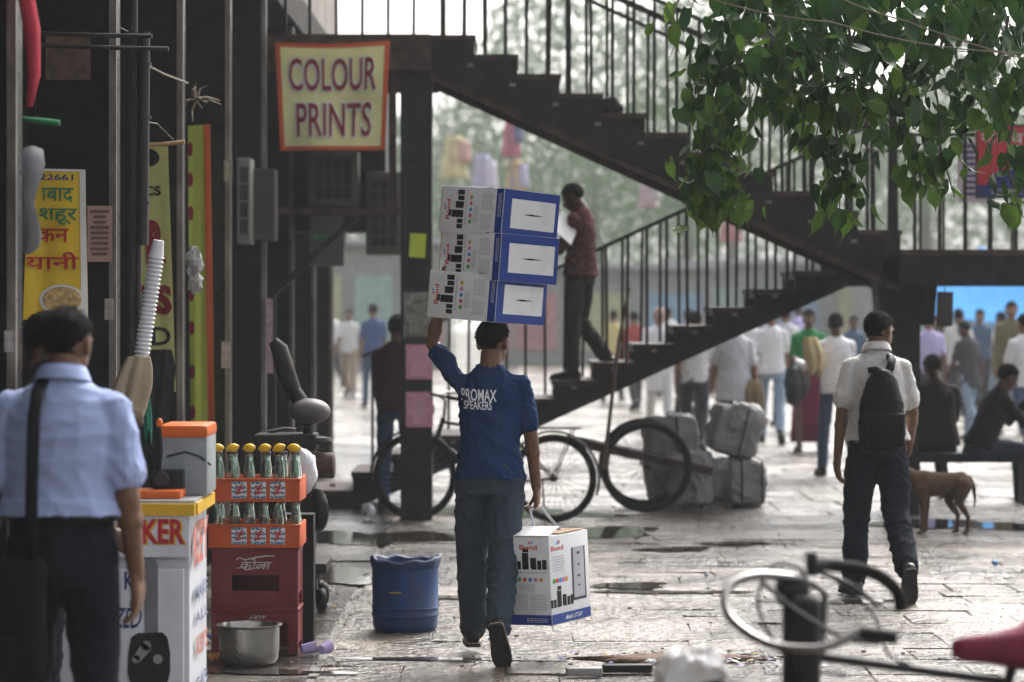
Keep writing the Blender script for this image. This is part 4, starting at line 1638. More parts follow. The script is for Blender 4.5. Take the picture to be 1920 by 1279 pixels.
def SX(px):
    return P(px, 0, KY - .03).x - stall.location.x


def SZ(py):
    return 1.8 - (py - 560) / F * (KY - .03)


fo = (0, -.030, 0)
m = MB()
m.text('MAKER', fo, UX, VZ, SX(205), SZ(1022), SX(350), SZ(975), .03)
m.build('sign_shadow', m_yel, stall)
m = MB()
m.text('MAKER', (0, -.0315, 0), UX, VZ, SX(202), SZ(1020), SX(346), SZ(973), .03)
m.build('sign_lettering', INK_R, stall)
fo2 = (0, -.0262, 0)
m = MB()
m.text('T K', fo2, UX, VZ, SX(206), SZ(1106), SX(252), SZ(1072), .02)
m.text('RIZED', fo2, UX, VZ, SX(190), SZ(1178), SX(261), SZ(1140), .015, .12)
m.build('navy_lettering', INK_B, stall)
m = MB()
m.text('Y', fo2, UX, VZ, SX(190), SZ(1279), SX(221), SZ(1220), .04)
m.build('red_lettering', INK_R, stall)
m = MB()
pts = [(SX(271) + .0, SZ(1187)), (SX(296), SZ(1187)), (SX(296), SZ(1060)), (SX(290), SZ(1048)), (SX(281), SZ(1045)), (SX(273), SZ(1050)), (SX(269), SZ(1064))]
m.poly(fo2, UX, VZ, pts)
m.build('painted_key_blade', M('grey_paint', (.15, .15, .16), .5), stall)
m = MB()
pts = [(SX(258), SZ(1187)), (SX(305), SZ(1186)), (SX(314), SZ(1196)), (SX(319), SZ(1225)), (SX(319), SZ(1260)), (SX(312), SZ(1290)), (SX(246), SZ(1290)), (SX(239), SZ(1262)), (SX(240), SZ(1225)), (SX(246), SZ(1195))]
m.poly((0, -.0275, 0), UX, VZ, pts)
m.build('painted_key_head', INK_K, stall)
m = MB()
fo3 = (0, -.0285, 0)
m.disc(fo3, UX, VZ, SX(274), SZ(1211), .021)
m.disc(fo3, UX, VZ, SX(255), SZ(1236), .017)
m.poly(fo3, UX, VZ, [(SX(249), SZ(1232)), (SX(262), SZ(1242)), (SX(284), SZ(1217)), (SX(268), SZ(1204))])
m.disc((0, -.0286, 0), UX, VZ, SX(296), SZ(1236), .02)
m.build('painted_key_buttons', M('pale_grey_paint', (.24, .24, .24), .5), stall)
# writing on the right side, read along the depth
so = (W / 2 + .004, 0, 0)
UY = (0, 1, 0)
m = MB()
m.text('KEY', so, UY, VZ, .05, KT_ - .27, .62, KT_ - .09, .03)
m.build('side_red_lettering', M('faded_red_paint', (.50, .16, .12), .6), stall)
m = MB()
m.text('KEYS', so, UY, VZ, .16, .28, .58, .36, .03)
m.build('side_red_lettering', M('faded_red_paint', (.50, .16, .12), .6), stall)
m = MB()
m.text('MAKE', so, UY, VZ, .1, .52, .6, .58, .02)
m.build('side_navy_lettering', M('faded_navy_paint', (.16, .18, .28), .6), stall)
m = MB()
m.text('ALL', so, UY, VZ, .1, .42, .6, .47, .02)
m.build('side_navy_lettering', M('faded_navy_paint', (.16, .18, .28), .6), stall)
m = MB()
m.text('CAR', so, UY, VZ, .1, .13, .6, .19, .02)
m.build('side_navy_lettering', M('faded_navy_paint', (.16, .18, .28), .6), stall)

# key cutting machine on the counter
m_or = M('orange_plastic', (.62, .12, .015), .4, var=.1, grime=.2)
m_gr = M('grey_enamel', (.26, .28, .29), .45, grime=.2)
mx_, mz_ = P(333, 0, 12.2).x, KT_ + .015
kmach = thing('key_machine', 'grey key cutting machine with orange lid on the stall', 'machine', (mx_, 12.16, mz_))
MB().rbox((.03, .2, .13), (.20, .36, .26), .012).build('housing', m_gr, kmach, True)
MB().rbox((.025, .2, .275), (.215, .38, .055), .016).build('lid', m_or, kmach, True)
MB().rbox((-.07, -.09, .018), (.22, .2, .035), .008).build('tray', m_or, kmach, True)
MB().rbox((-.03, -.03, .07), (.13, .09, .09), .01).build('vice', INK_K, kmach, True)
MB().tube([(-.07, -.05, .1), (-.06, -.06, .2), (-.065, -.06, .30)], [.009, .009, .008], 8).build('lever', INK_K, kmach, True)
MB().ell((-.065, -.06, .315), (.014, .014, .02)).build('lever_knob', m_or, kmach, True)
MB().lathe([(.03, 0), (.03, .05)], (-.05, -.08, .08), 14, Matrix.Rotation(R(90), 3, 'X')).build('cutter', m_pipe, kmach, True)
MB().tube([(-.04, -.02, .17), (.04, -.03, .19), (.10, .0, .17), (.14, .05, .13)], .005, 6).build('cable', INK_K, kmach, True)

# ================================================================= SODA CRATES
CY = 14.35
cxm = P(478, 0, CY).x
m_oc = M('orange_crate_plastic', (.52, .085, .018), .5, var=.2, grime=.55, gs=6)
m_rc = M('red_crate_plastic', (.14, .010, .014), .45, var=.2, grime=.4, gs=6)
m_glass = bpy.data.materials.new('green_bottle_glass')
m_glass.use_nodes = True
_b = m_glass.node_tree.nodes['Principled BSDF']
_b.inputs['Base Color'].default_value = (.80, .93, .87, 1)
_b.inputs['Roughness'].default_value = .05
_b.inputs['Transmission Weight'].default_value = 1.0
_b.inputs['IOR'].default_value = 1.45
m_stick = M('white_sticker', (.62, .64, .66), .6, grime=.3)
m_stb = M('blue_sticker_print', (.03, .16, .25), .6, var=.4, vs=60)
m_str = M('red_sticker_print', (.45, .03, .03), .6)


def zc(py):
    return 1.8 - (py - 560) / F * CY


def soda_crate(z0, z1, which):
    w, d, h = .462, .33, z1 - z0
    t = thing('soda_crate', which, 'crate', (cxm, CY + d / 2, z0), R(-1.5), 'orange soda crates')
    th = .014
    MB().rbox((0, -d / 2 + th / 2, h / 2), (w, th, h), .004).build('front_wall', m_oc, t, True)
    MB().rbox((0, d / 2 - th / 2, h / 2), (w, th, h), .004).build('back_wall', m_oc, t, True)
    for sx in (-1, 1):
        MB().rbox((sx * (w / 2 - th / 2), 0, h / 2), (th, d - 2 * th - .002, h), .004).build('side_wall', m_oc, t, True)
        m = MB()
        for k in range(4):
            m.box((sx * (w / 2 - .025), -d / 2 - .003, h * (.2 + .2 * k)), (.022, .008, .008))
        m.build('corner_rib', m_oc, t)
    MB().box((0, 0, .008), (w - .03, d - .03, .012)).build('floor', m_oc, t)
    MB().rbox((0, -d / 2 - .004, h - .006), (w + .012, .012, .014), .004).build('rim', m_oc, t, True)
    MB().rbox((0, -d / 2 - .003, .006), (w + .006, .01, .012), .003).build('rim', m_oc, t, True)
    for k in range(3):
        x = -.075 + .097 * k
        s_ = MB().box((x, -d / 2 - .0015, h / 2), (.076, .003, .083)).build('sticker', m_stick, t)
        m = MB()
        rn = random.Random(k)
        o_ = (x, -d / 2 - .0042, h / 2)
        for q in range(30):
            a, r1 = (q % 8) / 7 * .064 - .032, (q // 8) / 3 * .07 - .035
            m.disc(o_, UX, VZ, a + rn.uniform(-.003, .003), r1 + rn.uniform(-.003, .003), .0052, .006, 8)
        m.build('sticker_blue', m_stb, s_)
        m = MB()
        o_ = (x, -d / 2 - .0050, h / 2)
        for q in range(3):
            zz = .018 - .017 * q
            m.stroke(o_, UX, VZ, [(-.022 + .006 * math.sin(q), zz - .006), (-.01, zz + .006), (.0, zz - .004), (.012, zz + .008), (.024, zz + .002)], .008)
        m.stroke(o_, UX, VZ, [(-.016, -.026), (-.002, -.004), (.014, .026)], .009)
        m.build('sticker_red', m_str, s_)
    return t


zA0, zA1 = zc(941), zc(897)
zB0, zB1 = zc(1027), zc(983)
soda_crate(zA0, zA1, 'upper orange soda crate holding bottles topped with lemons')
soda_crate(zB0, zB1, 'lower orange soda crate on top of the red crates')
bottle_me = None
m_lemon = M('lemon_yellow', (.70, .42, .02), .45, var=.15, bump=.2, bs=120)
lemon_me = None
ords = ('first', 'second', 'third', 'fourth', 'fifth', 'sixth')
for row, (z0, nm) in enumerate(((zA0, 'upper'), (zB0, 'lower'))):
    hb = (zc(852) - zA0 - .012) if row == 0 else .225
    for r_ in range(2):
        for k in range(6):
            x = cxm - .192 + .0775 * k + random.uniform(-.006, .006)
            y = CY + .055 + .075 * r_
            if bottle_me is None:
                H_ = .235
                ob = MB().lathe([(.018, 0), (.029, .006), (.030, .03), (.0275, .07), (.0300, .11), (.0295, .13), (.026, .155), (.0205, .182), (.0180, .20), (.0200, .210), (.0205, .222), (.0185, .232), (.0180, .235),
                                 (.0150, .235), (.0150, .20), (.0225, .155), (.0255, .12), (.024, .07), (.0255, .03), (.02, .012)], n=18).build('soda_bottle', m_glass, None, 'all')
                bottle_me = ob.data
                bpy.data.objects.remove(ob)
            if row == 1:
                sc = (1, 1, .93)
            else:
                sc = (1, 1, 1)
            o = inst(bottle_me, 'soda_bottle', (x, y, z0 + .0155), (random.gauss(0, .025), random.gauss(0, .025), random.uniform(0, 6)), sc)
            tag(o, 'green glass soda bottle, %s from left in the %s row of the %s orange crate' % (ords[k], ('front', 'back')[r_], nm), 'bottle', 'soda bottles in the orange crates')
            if row == 0 and r_ == 0:
                if lemon_me is None:
                    m = MB()
                    m.lathe([(.003, -.036), (.011, -.029), (.021, -.014), (.0235, 0), (.021, .014), (.011, .029), (.003, .036)], n=14, rot=Matrix.Rotation(R(82), 3, 'Y'))
                    ob = m.build('lemon', m_lemon, None, 'all')
                    lemon_me = ob.data
                    bpy.data.objects.remove(ob)
                o = inst(lemon_me, 'lemon', (x + random.uniform(-.004, .004), y - .002, z0 + .0145 + .235 + .019), (random.uniform(-.2, .2), random.uniform(-.25, .25), random.uniform(-.7, .7)))
                tag(o, 'yellow lemon resting on the %s bottle from left of the upper crate' % ords[k], 'lemon', 'lemons on the bottle mouths')

# red crates underneath
zR0 = zc(1140)
w, d = .435, .31


def red_frame(t, h, win, legs):
    m = MB()
    fy = -d / 2
    if win:
        x0, x1, z0, z1 = win
        for a in ((-w / 2, 0, x0, h), (x1, 0, w / 2, h), (x0, 0, x1, z0), (x0, z1, x1, h)):
            m.box(((a[0] + a[2]) / 2, fy + .009, (a[1] + a[3]) / 2), (a[2] - a[0] - .0005, .018, a[3] - a[1] - .0005))
    m.build('front_wall', m_rc, t)
    MB().box((0, d / 2 - .01, h * .5), (w - .002, .018, h * .96)).build('back_wall', m_rc, t)
    for sx in (-1, 1):
        MB().box((sx * (w / 2 - .009), .01, h * .6), (.017, d - .045, h * .78)).build('side_wall', m_rc, t)
        for sy in (-1, 1):
            MB().rbox((sx * (w / 2 - .024), sy * (d / 2 - .022), h / 2 - .001), (.052, .05, h - .003), .006).build('corner_post', m_rc, t, True)
    MB().rbox((0, 0, h - .011), (w + .014, d + .014, .016), .005).build('rim', m_rc, t, True)


h1 = zB0 - zR0
t = thing('red_crate', 'red plastic crate with white script logo and a front window', 'crate', (cxm - .002, CY + .165, zR0), 0, 'red plastic crates')
red_frame(t, h1, (-.115, .125, .085, .165), False)
m = MB()
fo = (0, -d / 2 - .0032, 0)
sc_ = .19 / 190
lx = lambda q: (q - 480) * CY / F
lz = lambda q: zc(q) - zR0
m.stroke(fo, UX, VZ, [(lx(445), lz(1050)), (lx(452), lz(1046)), (lx(462), lz(1050)), (lx(480), lz(1046)), (lx(500), lz(1043)), (lx(518), lz(1043))], .008)
m.text('कोला', fo, UX, VZ, lx(450), lz(1068), lx(508), lz(1048), .012, .12)
m.stroke(fo, UX, VZ, [(lx(446), lz(1066)), (lx(456), lz(1064)), (lx(464), lz(1069)), (lx(480), lz(1066)), (lx(500), lz(1062)), (lx(508), lz(1057))], .006)
m.build('script_logo', M('worn_white_print', (.42, .36, .34), .7, var=.3, vs=60), t)
h2 = zR0 - .006
t2 = thing('red_crate', 'lower red plastic crate standing on the ground behind the steel pot', 'crate', (cxm - .002, CY + .165, 0.004), 0, 'red plastic crates')
red_frame(t2, h2, (-.165, .165, 0.0, .165), True)
m = MB()
m.text('DEW', (0, -d / 2 - .003, 0), UX, VZ, -.03, h2 - .055, .05, h2 - .036, .02, .2)
m.build('worn_lettering', MATS['worn_white_print'], t2)
# steel pot
pot = thing('steel_pot', 'dull aluminium cooking pot in front of the lower red crate', 'pot', (P(466, 0, 13.95).x, 13.98, .004))
MB().lathe([(.10, 0), (.128, .008), (.143, .03), (.148, .08), (.150, .185), (.163, .192), (.164, .197), (.148, .197), (.145, .19), (.143, .08), (.13, .03), (.09, .012)], n=36).build(
    'vessel', M('dull_aluminium', (.30, .29, .27), .33, .85, var=.2, grime=.45, gs=5, rvar=.12), pot, True)
# white sack behind the upper crate
mb = MB()
mb.ell((0, 0, .12), (.085, .07, .12), None, 20, 14)
rn = random.Random(2)
mb.v = [tuple(Vector(q) + Vector((rn.uniform(-.008, .008), rn.uniform(-.008, .008), rn.uniform(-.008, .008)))) for q in mb.v]
lone(mb, 'white_bundle', 'white plastic bundle tucked behind the upper soda crate', 'bundle', M('white_plastic', (.62, .63, .66), .45, var=.08), 'all', (P(566, 0, 14.9).x, 14.85, zc(940)))
o = MB().box((0, 0, 0), (.16, .14, zc(940) - .1)).build('bundle_box', m_dark)
o.location = (P(562, 0, 14.9).x, 14.86, (zc(940) - .1) / 2)
tag(o, 'dark box under the white bundle behind the crates', 'box')

# grimy engine machine on casters behind the crates
EY = 16.4
m_eng = M('grimy_engine', (.022, .020, .018), .6, var=.5, vs=12, grime=.5, gs=8, bump=.3, spec=.12)
m_eng2 = M('grey_enamel_worn', (.13, .12, .12), .5, var=.35, vs=10, grime=.5, gs=8)
m_rub = M('black_rubber', (.012, .012, .012), .7, bump=.3)


def EZ(py):
    return 1.8 - (py - 560) / F * EY


def EX(px):
    return P(px, 0, EY).x - P(560, 0, EY).x


eng = thing('engine_machine', 'grimy dark engine machine on small wheels behind the soda crates', 'machine', (P(560, 0, EY).x, EY, 0))
MB().rbox((EX(560), .1, EZ(1062)), (.34, .5, .06), .01).build('base_frame', m_eng, eng, True)
MB().rbox((EX(545), .12, EZ(960)), (.26, .34, .5), .03).build('crankcase', m_eng, eng, True)
MB().rbox((EX(535), .1, EZ(830)), (.36, .3, .10), .02).build('bed', m_eng, eng, True)
MB().ell((EX(580), .05, EZ(772)), (.12, .1, .075), None, 20, 12).build('tank', m_eng2, eng, 'all')
MB().tube([(EX(575), .06, EZ(800)), (EX(578), .06, EZ(835))], .03, 10).build('neck', m_eng, eng, True)
MB().lathe([(.02, -.02), (.09, -.015), (.095, 0), (.085, .02), (.03, .03)], (EX(592), .05, EZ(828)), 20).build('air_filter', m_eng, eng, True)
MB().lathe([(.065, -.09), (.075, -.08), (.075, .08), (.06, .09)], (EX(598), .06, EZ(874)), 18, Matrix.Rotation(R(90), 3, 'Y')).build('silencer', M('rusty_brown', (.09, .06, .05), .7, grime=.5), eng, True)
MB().lathe([(.05, -.03), (.115, -.03), (.125, -.015), (.125, .015), (.115, .03), (.05, .03)], (EX(592), .0, EZ(957)), 26, rotz(R(28)) @ Matrix.Rotation(R(90), 3, 'Y')).build('flywheel', m_rub, eng, True)
MB().tube([(EX(508), .15, EZ(640)), (EX(520), .15, EZ(655)), (EX(533), .14, EZ(700)), (EX(548), .12, EZ(735))], [.03, .05, .055, .045], 10).build('exhaust_bend', m_eng, eng, True)
MB().tube([(EX(548), .12, EZ(735)), (EX(560), .1, EZ(752)), (EX(570), .08, EZ(770))], .045, 10).build('pipe_joint', m_eng, eng, True)
MB().tube([(EX(500), .12, EZ(812)), (EX(530), .1, EZ(806)), (EX(552), .1, EZ(808))], .012, 8).build('rail', m_eng2, eng, True)
for sx, sy in ((568, -.1), (603, -.04), (535, .3), (600, .32)):
    wl = MB().lathe([(.02, -.022), (.058, -.022), (.066, -.012), (.066, .012), (.058, .022), (.02, .022)], (EX(sx), sy, .068), 20, rotz(R(15)) @ Matrix.Rotation(R(90), 3, 'Y')).build('wheel', m_rub, eng, True)
    MB().box((EX(sx) - .028, sy, .135), (.01, .05, .15)).build('caster_fork', m_eng, eng)

# blue drum with a cloth liner
DY = 15.45
drum = thing('blue_drum', 'blue plastic drum with dark liner standing on the paving', 'drum', (P(760, 0, DY).x, DY, .004))
m_bd = M('blue_drum_plastic', (.009, .046, .16), .42, var=.2, vs=5, grime=.75, gs=4, stretch=(1, 1, .5))
MB().lathe([(.16, 0), (.172, .012), (.176, .04), (.178, .075), (.184, .080), (.184, .088), (.179, .094), (.179, .118), (.185, .124), (.179, .132), (.180, .335), (.186, .342), (.187, .365), (.181, .372), (.168, .372), (.165, .34), (.165, .05), (.1, .03)], n=44).build('drum_body', m_bd, drum, True)
rg = []
rn = random.Random(8)
for r, z in ((.160, .33), (.166, .375), (.186, .388), (.192, .372), (.19, .345)):
    rg.append([Vector(((r + .004 * math.sin(7 * t)) * math.cos(t), (r + .004 * math.sin(7 * t)) * math.sin(t), z + .014 * max(0, math.sin(2 * t + 1.2)) + .012 * math.sin(3 * t) * math.sin(5 * t + 1) + rn.uniform(-.002, .002))) for t in [2 * PI * j / 60 for j in range(60)]])
m = MB()
m.loft(rg, False)
m.build('liner', M('navy_liner', (.012, .025, .07), .6, var=.3, bump=.4, bs=60), drum, 'all')
m = MB()
m.rect((0, -.1805, 0), UX, VZ, -.08, .212, -.015, .221)
m.build('worn_mark', M('ochre_mark', (.30, .2, .03), .7), drum)

# lilac cups and wrappers
for k, (px, py, rz, lb) in enumerate(((565, 1228, .4, 'lilac plastic cup lying against the red crate'), (602, 1229, 1.1, 'lilac plastic cup lying on the paving right of the crates'))):
    Yc = CAMH * F / (py - 560 + 3)
    m = MB().lathe([(.022, 0), (.024, .002), (.031, .07), (.033, .072), (.0295, .07), (.021, .006)], n=18, rot=rotz(rz) @ Matrix.Rotation(R(84), 3, 'Y'))
    lone(m, 'plastic_cup', lb, 'cup', M('lilac_plastic', (.42, .33, .58), .4, var=.06), True, (P(px, 0, Yc).x, Yc, .036))


def crumple(label, px, py, r, mat, seed, cat='litter', name='wrapper', flat=.6, dz=0):
    Yc = CAMH * F / (py - 560)
    rn = random.Random(seed)
    m = MB()
    for k in range(5):
        m.ell((rn.uniform(-.4, .4) * r, rn.uniform(-.4, .4) * r, r * flat * rn.uniform(.5, .9)), (r * rn.uniform(.5, .75), r * rn.uniform(.4, .7), r * flat * rn.uniform(.4, .9)), rotz(rn.uniform(0, 3)), 12, 8)
    zmin = min(q[2] for q in m.v)
    o = fuse(m, name, r * .085, mat, None, 1, r * .16, seed, .16 / r)
    o.location = (P(px, 0, Yc).x, Yc, -zmin + .004 + dz)
    return tag(o, label, cat)


W_W = M('white_litter', (.55, .56, .58), .6, var=.2)
crumple('blue printed wrapper beside the key maker stall', 398, 1205, .045, M('blue_wrapper', (.04, .10, .28), .4, var=.5, vs=30), 1)
crumple('orange and white wrapper beside the key maker stall', 405, 1243, .05, M('orange_wrapper', (.5, .2, .08), .4, var=.6, vs=30), 2)
crumple('crumpled clear plastic bag near the bicycle front wheel', 690, 975, .085, W_W, 3, flat=.9)
crumple('small pale blue scrap in the middle of the paving', 1325, 1083, .03, M('pale_blue_litter', (.30, .42, .5), .5), 4)
crumple('blue scrap of plastic at right on the paving', 1866, 1063, .035, M('sky_blue_litter', (.1, .25, .5), .5), 5)
crumple('small dark clod right of the middle paving', 1545, 1240, .02, M('dark_litter', (.03, .028, .025), .8), 6)
crumple('small clear cup crushed beside the black planks', 1222, 1252, .04, W_W, 9)
m_soil = M('red_brown_soil', (.13, .075, .05), .8, var=.4, vs=30, bump=.8, bs=50)
Yc = CAMH * F / (1238 - 560)
mb = MB()
rn = random.Random(12)
n = 40
ring0, ring1 = [], []
for i in range(n):
    t = 2 * PI * i / n
    k = 1 + .2 * math.sin(3 * t) + .12 * math.sin(7 * t + 1) + rn.uniform(-.06, .06)
    ring0.append(Vector((.45 * k * math.cos(t), .17 * k * math.sin(t), 0)))
    ring1.append(Vector((.30 * k * math.cos(t), .10 * k * math.sin(t), .016 + rn.uniform(-.006, .006))))
mb.loft([ring0, ring1])
tag(mb.build('soil_heap', m_soil, None, 'all', (P(1270, 0, Yc).x, Yc, .004)), 'thin patch of reddish soil on the paving at the bottom', 'soil', kind='stuff')
mb = MB()
for i in range(260):
    a, r = rn.uniform(0, 6.28), abs(rn.gauss(0, .5))
    s_ = rn.uniform(.004, .013)
    c = Vector((.75 * r * math.cos(a), .28 * r * math.sin(a), .006 + s_ * .4))
    mb.box(c, (s_ * rn.uniform(.8, 2), s_, s_ * .7), rotz(rn.uniform(0, 3)))
tag(mb.build('rubble_bits', M('rubble', (.12, .10, .085), .8, var=.6, vs=20), None, False, (P(1330, 0, Yc).x, Yc, 0)), 'scatter of small rubble and litter bits on the paving', 'rubble', kind='stuff')
mb = MB()
for i in range(420):
    yy = rn.uniform(13.3, 30)
    xx = rn.uniform(-.16 * yy, .185 * yy)
    s_ = rn.uniform(.004, .014)
    mb.box((xx, yy, .004 + s_ * .3), (s_ * rn.uniform(.8, 2.2), s_, s_ * .6), rotz(rn.uniform(0, 3)))
tag(mb.build('street_grit', MATS['rubble']), 'fine grit and leaf bits strewn over the paving', 'grit', kind='stuff')
for k, (x0, x1, py, lb) in enumerate(((1130, 1222, 1262, 'black wooden plank lying at the bottom edge'), (1062, 1128, 1268, 'short pale batten left of the black plank'))):
    Yp = CAMH * F / (py - 560)
    wd = (x1 - x0) / F * Yp
    m = MB().rbox((0, 0, .02), (wd, .07, .036), .004, rotz(.06))
    lone(m, 'plank', lb, 'plank', (M('charred_wood', (.012, .011, .011), .6, bump=.4), M('wet_batten', (.30, .29, .28), .5, grime=.5))[k], True, (P((x0 + x1) / 2, 0, Yp).x, Yp, .004))

for nm, col, sd_ in (('pale', (.6, .6, .58), 1), ('violet', (.22, .18, .42), 2), ('ochre', (.4, .26, .08), 3), ('dark', (.03, .028, .026), 4)):
    rn = random.Random(sd_)
    mb = MB()
    for i in range(46):
        if i % 3:
            a, r = rn.uniform(0, 6.28), abs(rn.gauss(0, .6))
            x, yy = P(1300, 0, Yc).x + .7 * r * math.cos(a), Yc + .3 * r * math.sin(a)
        else:
            yy = rn.uniform(13.4, 26)
            x = rn.uniform(-.15 * yy, .18 * yy)
        s_ = rn.uniform(.008, .024)
        z_ = .006
        q = [Vector((rn.uniform(.5, 1) * s_ * cx_, rn.uniform(.5, 1) * s_ * cy_, rn.uniform(0, .7) * s_)) for cx_, cy_ in ((-1, -1), (1, -1), (1, 1), (-1, 1))]
        mb.add([v_ + Vector((x, yy, z_)) for v_ in q] + [Vector((x, yy, z_ + s_ * .6))], [(0, 1, 4), (1, 2, 4), (2, 3, 4), (3, 0, 4)])
    tag(mb.build('litter_bits', M('litter_' + nm, col, .5, var=.3)), 'scattered %s scraps of litter over the paving' % nm, 'litter', kind='stuff')
# ================================================================= SPEAKER CARTONS
m_card = M('white_carton', (.80, .80, .81), .6, var=.06, grime=.22, gs=6)
m_cblue = M('carton_blue', (.012, .045, .26), .5, var=.08)
m_cred = M('carton_red', (.55, .03, .03), .55)
m_cgrey = M('carton_fine_print', (.36, .36, .38), .6)
m_brown = M('carton_board', (.30, .20, .11), .8)
DOTS = [M('dot_green', (.05, .33, .05), .5), M('dot_red', (.60, .08, .06), .5), M('dot_blue', (.06, .28, .62), .5), M('dot_pink', (.62, .16, .38), .5), M('dot_gold', (.55, .33, .03), .5)]
CA, CB, CL = .235, .40, .435           # narrow side, wide side, tall


def fine_print(q, o, u, v, x0, y0, x1, y1, rows, seed):
    rn = random.Random(seed)
    for i in range(rows):
        z = y1 - (y1 - y0) * (i + .5) / rows
        h = (y1 - y0) / rows * .3
        x = x0
        while x < x1 - .004:
            l = rn.uniform(.006, .02)
            q.rect(o, u, v, x, z - h / 2, min(x + l, x1), z + h / 2)
            x += l + .004


def speakers(q, o, u, v, cx, cz, k, slim=1.0):
    """black silhouettes of a speaker set"""
    for (x, z0, w, h) in ((-.085, 0, .022, .042), (-.058, 0, .022, .042), (-.02, 0, .038, .085), (.018, .005, .018, .055), (.030, 0, .028, .06), (.062, 0, .024, .046), (.092, 0, .026, .05)):
        q.rect(o, u, v, cx + (x - w / 2) * k * slim, cz + z0 * k, cx + (x + w / 2) * k * slim, cz + (z0 + h) * k)
    q.rect(o, u, v, cx - .034 * k * slim, cz + .088 * k, cx - .0 * k, cz + .108 * k)


def carton(name_label, M4, upright, group='speaker cartons', open_top=False):
    """carton in its own frame: x narrow side CA, y wide side CB, z tall CL; front print on -y narrow face and +x wide face"""
    t = thing('speaker_carton', name_label, 'box', (0, 0, 0), 0, group)
    t.matrix_world = M4
    a, b, c = CA / 2, CB / 2, CL / 2
    MB().rbox((0, 0, 0), (CA, CB, CL), .003).build('carton_body', m_card, t, True)
    e = .0012
    # narrow printed face (normal -y): u = +x, v = +z
    o, u, v = Vector((0, -b - e, 0)), Vector((1, 0, 0)), Vector((0, 0, 1))
    q = MB()
    q.text('Bond', o, u, v, -a * .42, c * .70, a * .42, c * .82, .02)
    q.build('brand_lettering', m_cred, t)
    q = MB()
    q.poly(o, u, v, [(-.005, c * .83), (.012, c * .84), (.006, c * .90)])
    q.build('brand_flag', DOTS[1], t)
    q = MB()
    q.poly(o, u, v, [(.014, c * .84), (.028, c * .86), (.016, c * .92)])
    q.build('brand_flag', DOTS[2], t)
    q = MB()
    speakers(q, o, u, v, 0, c * .26, .96)
    fine_print(q, o, u, v, -a * .65, c * .17, a * .85, c * .205, 1, 2)
    q.build('speaker_picture', INK_K, t)
    for i, d_ in enumerate(DOTS):
        q = MB()
        q.disc(o, u, v, -a * .48 + a * .26 * i, c * .03, .0105, None, 14)
        q.build('feature_dot', d_, t)
    q = MB()
    fine_print(q, o, u, v, -a * .5, -c * .22, a * .25, -c * .06, 6, 3)
    fine_print(q, o, u, v, -a * .75, -c * .66, -a * .12, -c * .30, 8, 4)
    fine_print(q, o, u, v, a * .05, -c * .66, a * .78, -c * .30, 8, 5)
    tag(q.build('fine_print', m_cgrey, t), kind='stuff')
    q = MB()
    q.rect(o, u, v, -a + .002, -c + .002, a - .002, -c + .05)
    q.build('blue_band', m_cblue, t)
    q = MB()
    fine_print(q, o + Vector((0, -.0006, 0)), u, v, -a * .2, -c + .012, a * .8, -c + .036, 3, 6)
    tag(q.build('band_print', m_card, t), kind='stuff')
    # wide printed face (normal +x): u = +y, v = +z
    o, u, v = Vector((a + e, 0, 0)), Vector((0, 1, 0)), Vector((0, 0, 1))
    q = MB()
    q.text('Bond', o, u, v, -b * .92, c * .66, -b * .30, c * .77, .02)
    q.build('brand_lettering', m_cred, t)
    q = MB()
    q.poly(o, u, v, [(-b * .65, c * .79), (-b * .55, c * .80), (-b * .58, c * .90)])
    q.build('brand_flag', DOTS[2], t)
    q = MB()
    q.poly(o, u, v, [(-b * .53, c * .80), (-b * .44, c * .82), (-b * .52, c * .92)])
    q.build('brand_flag', DOTS[1], t)
    q = MB()
    fine_print(q, o, u, v, -b * .85, c * .18, -b * .25, c * .55, 6, 7)
    tag(q.build('fine_print', m_cgrey, t), kind='stuff')
    for i, d_ in enumerate(DOTS):
        q = MB()
        q.disc(o, u, v, -b * .82 + b * .155 * i, -c * .02, .017, .0125, 14)
        q.build('feature_dot', d_, t)
    q = MB()
    speakers(q, o, u, v, -b * .48, -c * .62, .95, 1.2)
    q.build('speaker_picture', INK_K, t)
    q = MB()
    x0, x1, z0, z1 = b * .10, b * .80, -c * .55, c * .66
    for r in ((x0, z0, x0 + .018, z1), (x1 - .012, z0, x1, z1), (x0, z0, x1, z0 + .014)):
        q.rect(o, u, v, *r)
    q.build('tower_outline', M('tower_dark', (.05, .055, .07), .5), t)
    q = MB()
    q.rect(o - Vector((.0004, 0, 0)), u, v, x0 + .018, z0 + .014, x1 - .012, z1)
    q.build('tower_picture', M('tower_grey', (.50, .51, .55), .5), t)
    q = MB()
    for zz, r in ((c * .52, .012), (c * .25, .01), (0, .012), (-c * .22, .008)):
        q.disc(o + Vector((.0004, 0, 0)), u, v, (x0 + x1) / 2, zz, r * 1.3, r * .6, 14)
    q.build('tower_buttons', M('tower_buttons', (.10, .06, .08), .5), t)
    q = MB()
    q.rect(o, u, v, -b + .002, -c + .002, b - .002, -c + .05)
    q.build('blue_band', m_cblue, t)
    q = MB()
    q.text('Model : ST 101', o + Vector((.0006, 0, 0)), u, v, -b * .35, -c + .014, b * .45, -c + .036, .02, .15)
    q.build('band_lettering', m_card, t)
    # base (normal -z): blue with a white panel and a hand slot; u = +y, v = +x
    o, u, v = Vector((0, 0, -c - e)), Vector((0, 1, 0)), Vector((1, 0, 0))
    q = MB()
    q.rect(o, u, v, -b + .001, -a + .001, b - .001, a - .001)
    q.build('blue_base', m_cblue, t)
    q = MB()
    q.rect(o - Vector((0, 0, .0006)), u, v, -b * .72, -a * .62, b * .86, a * .62)
    q.build('white_panel', m_card, t)
    q = MB()
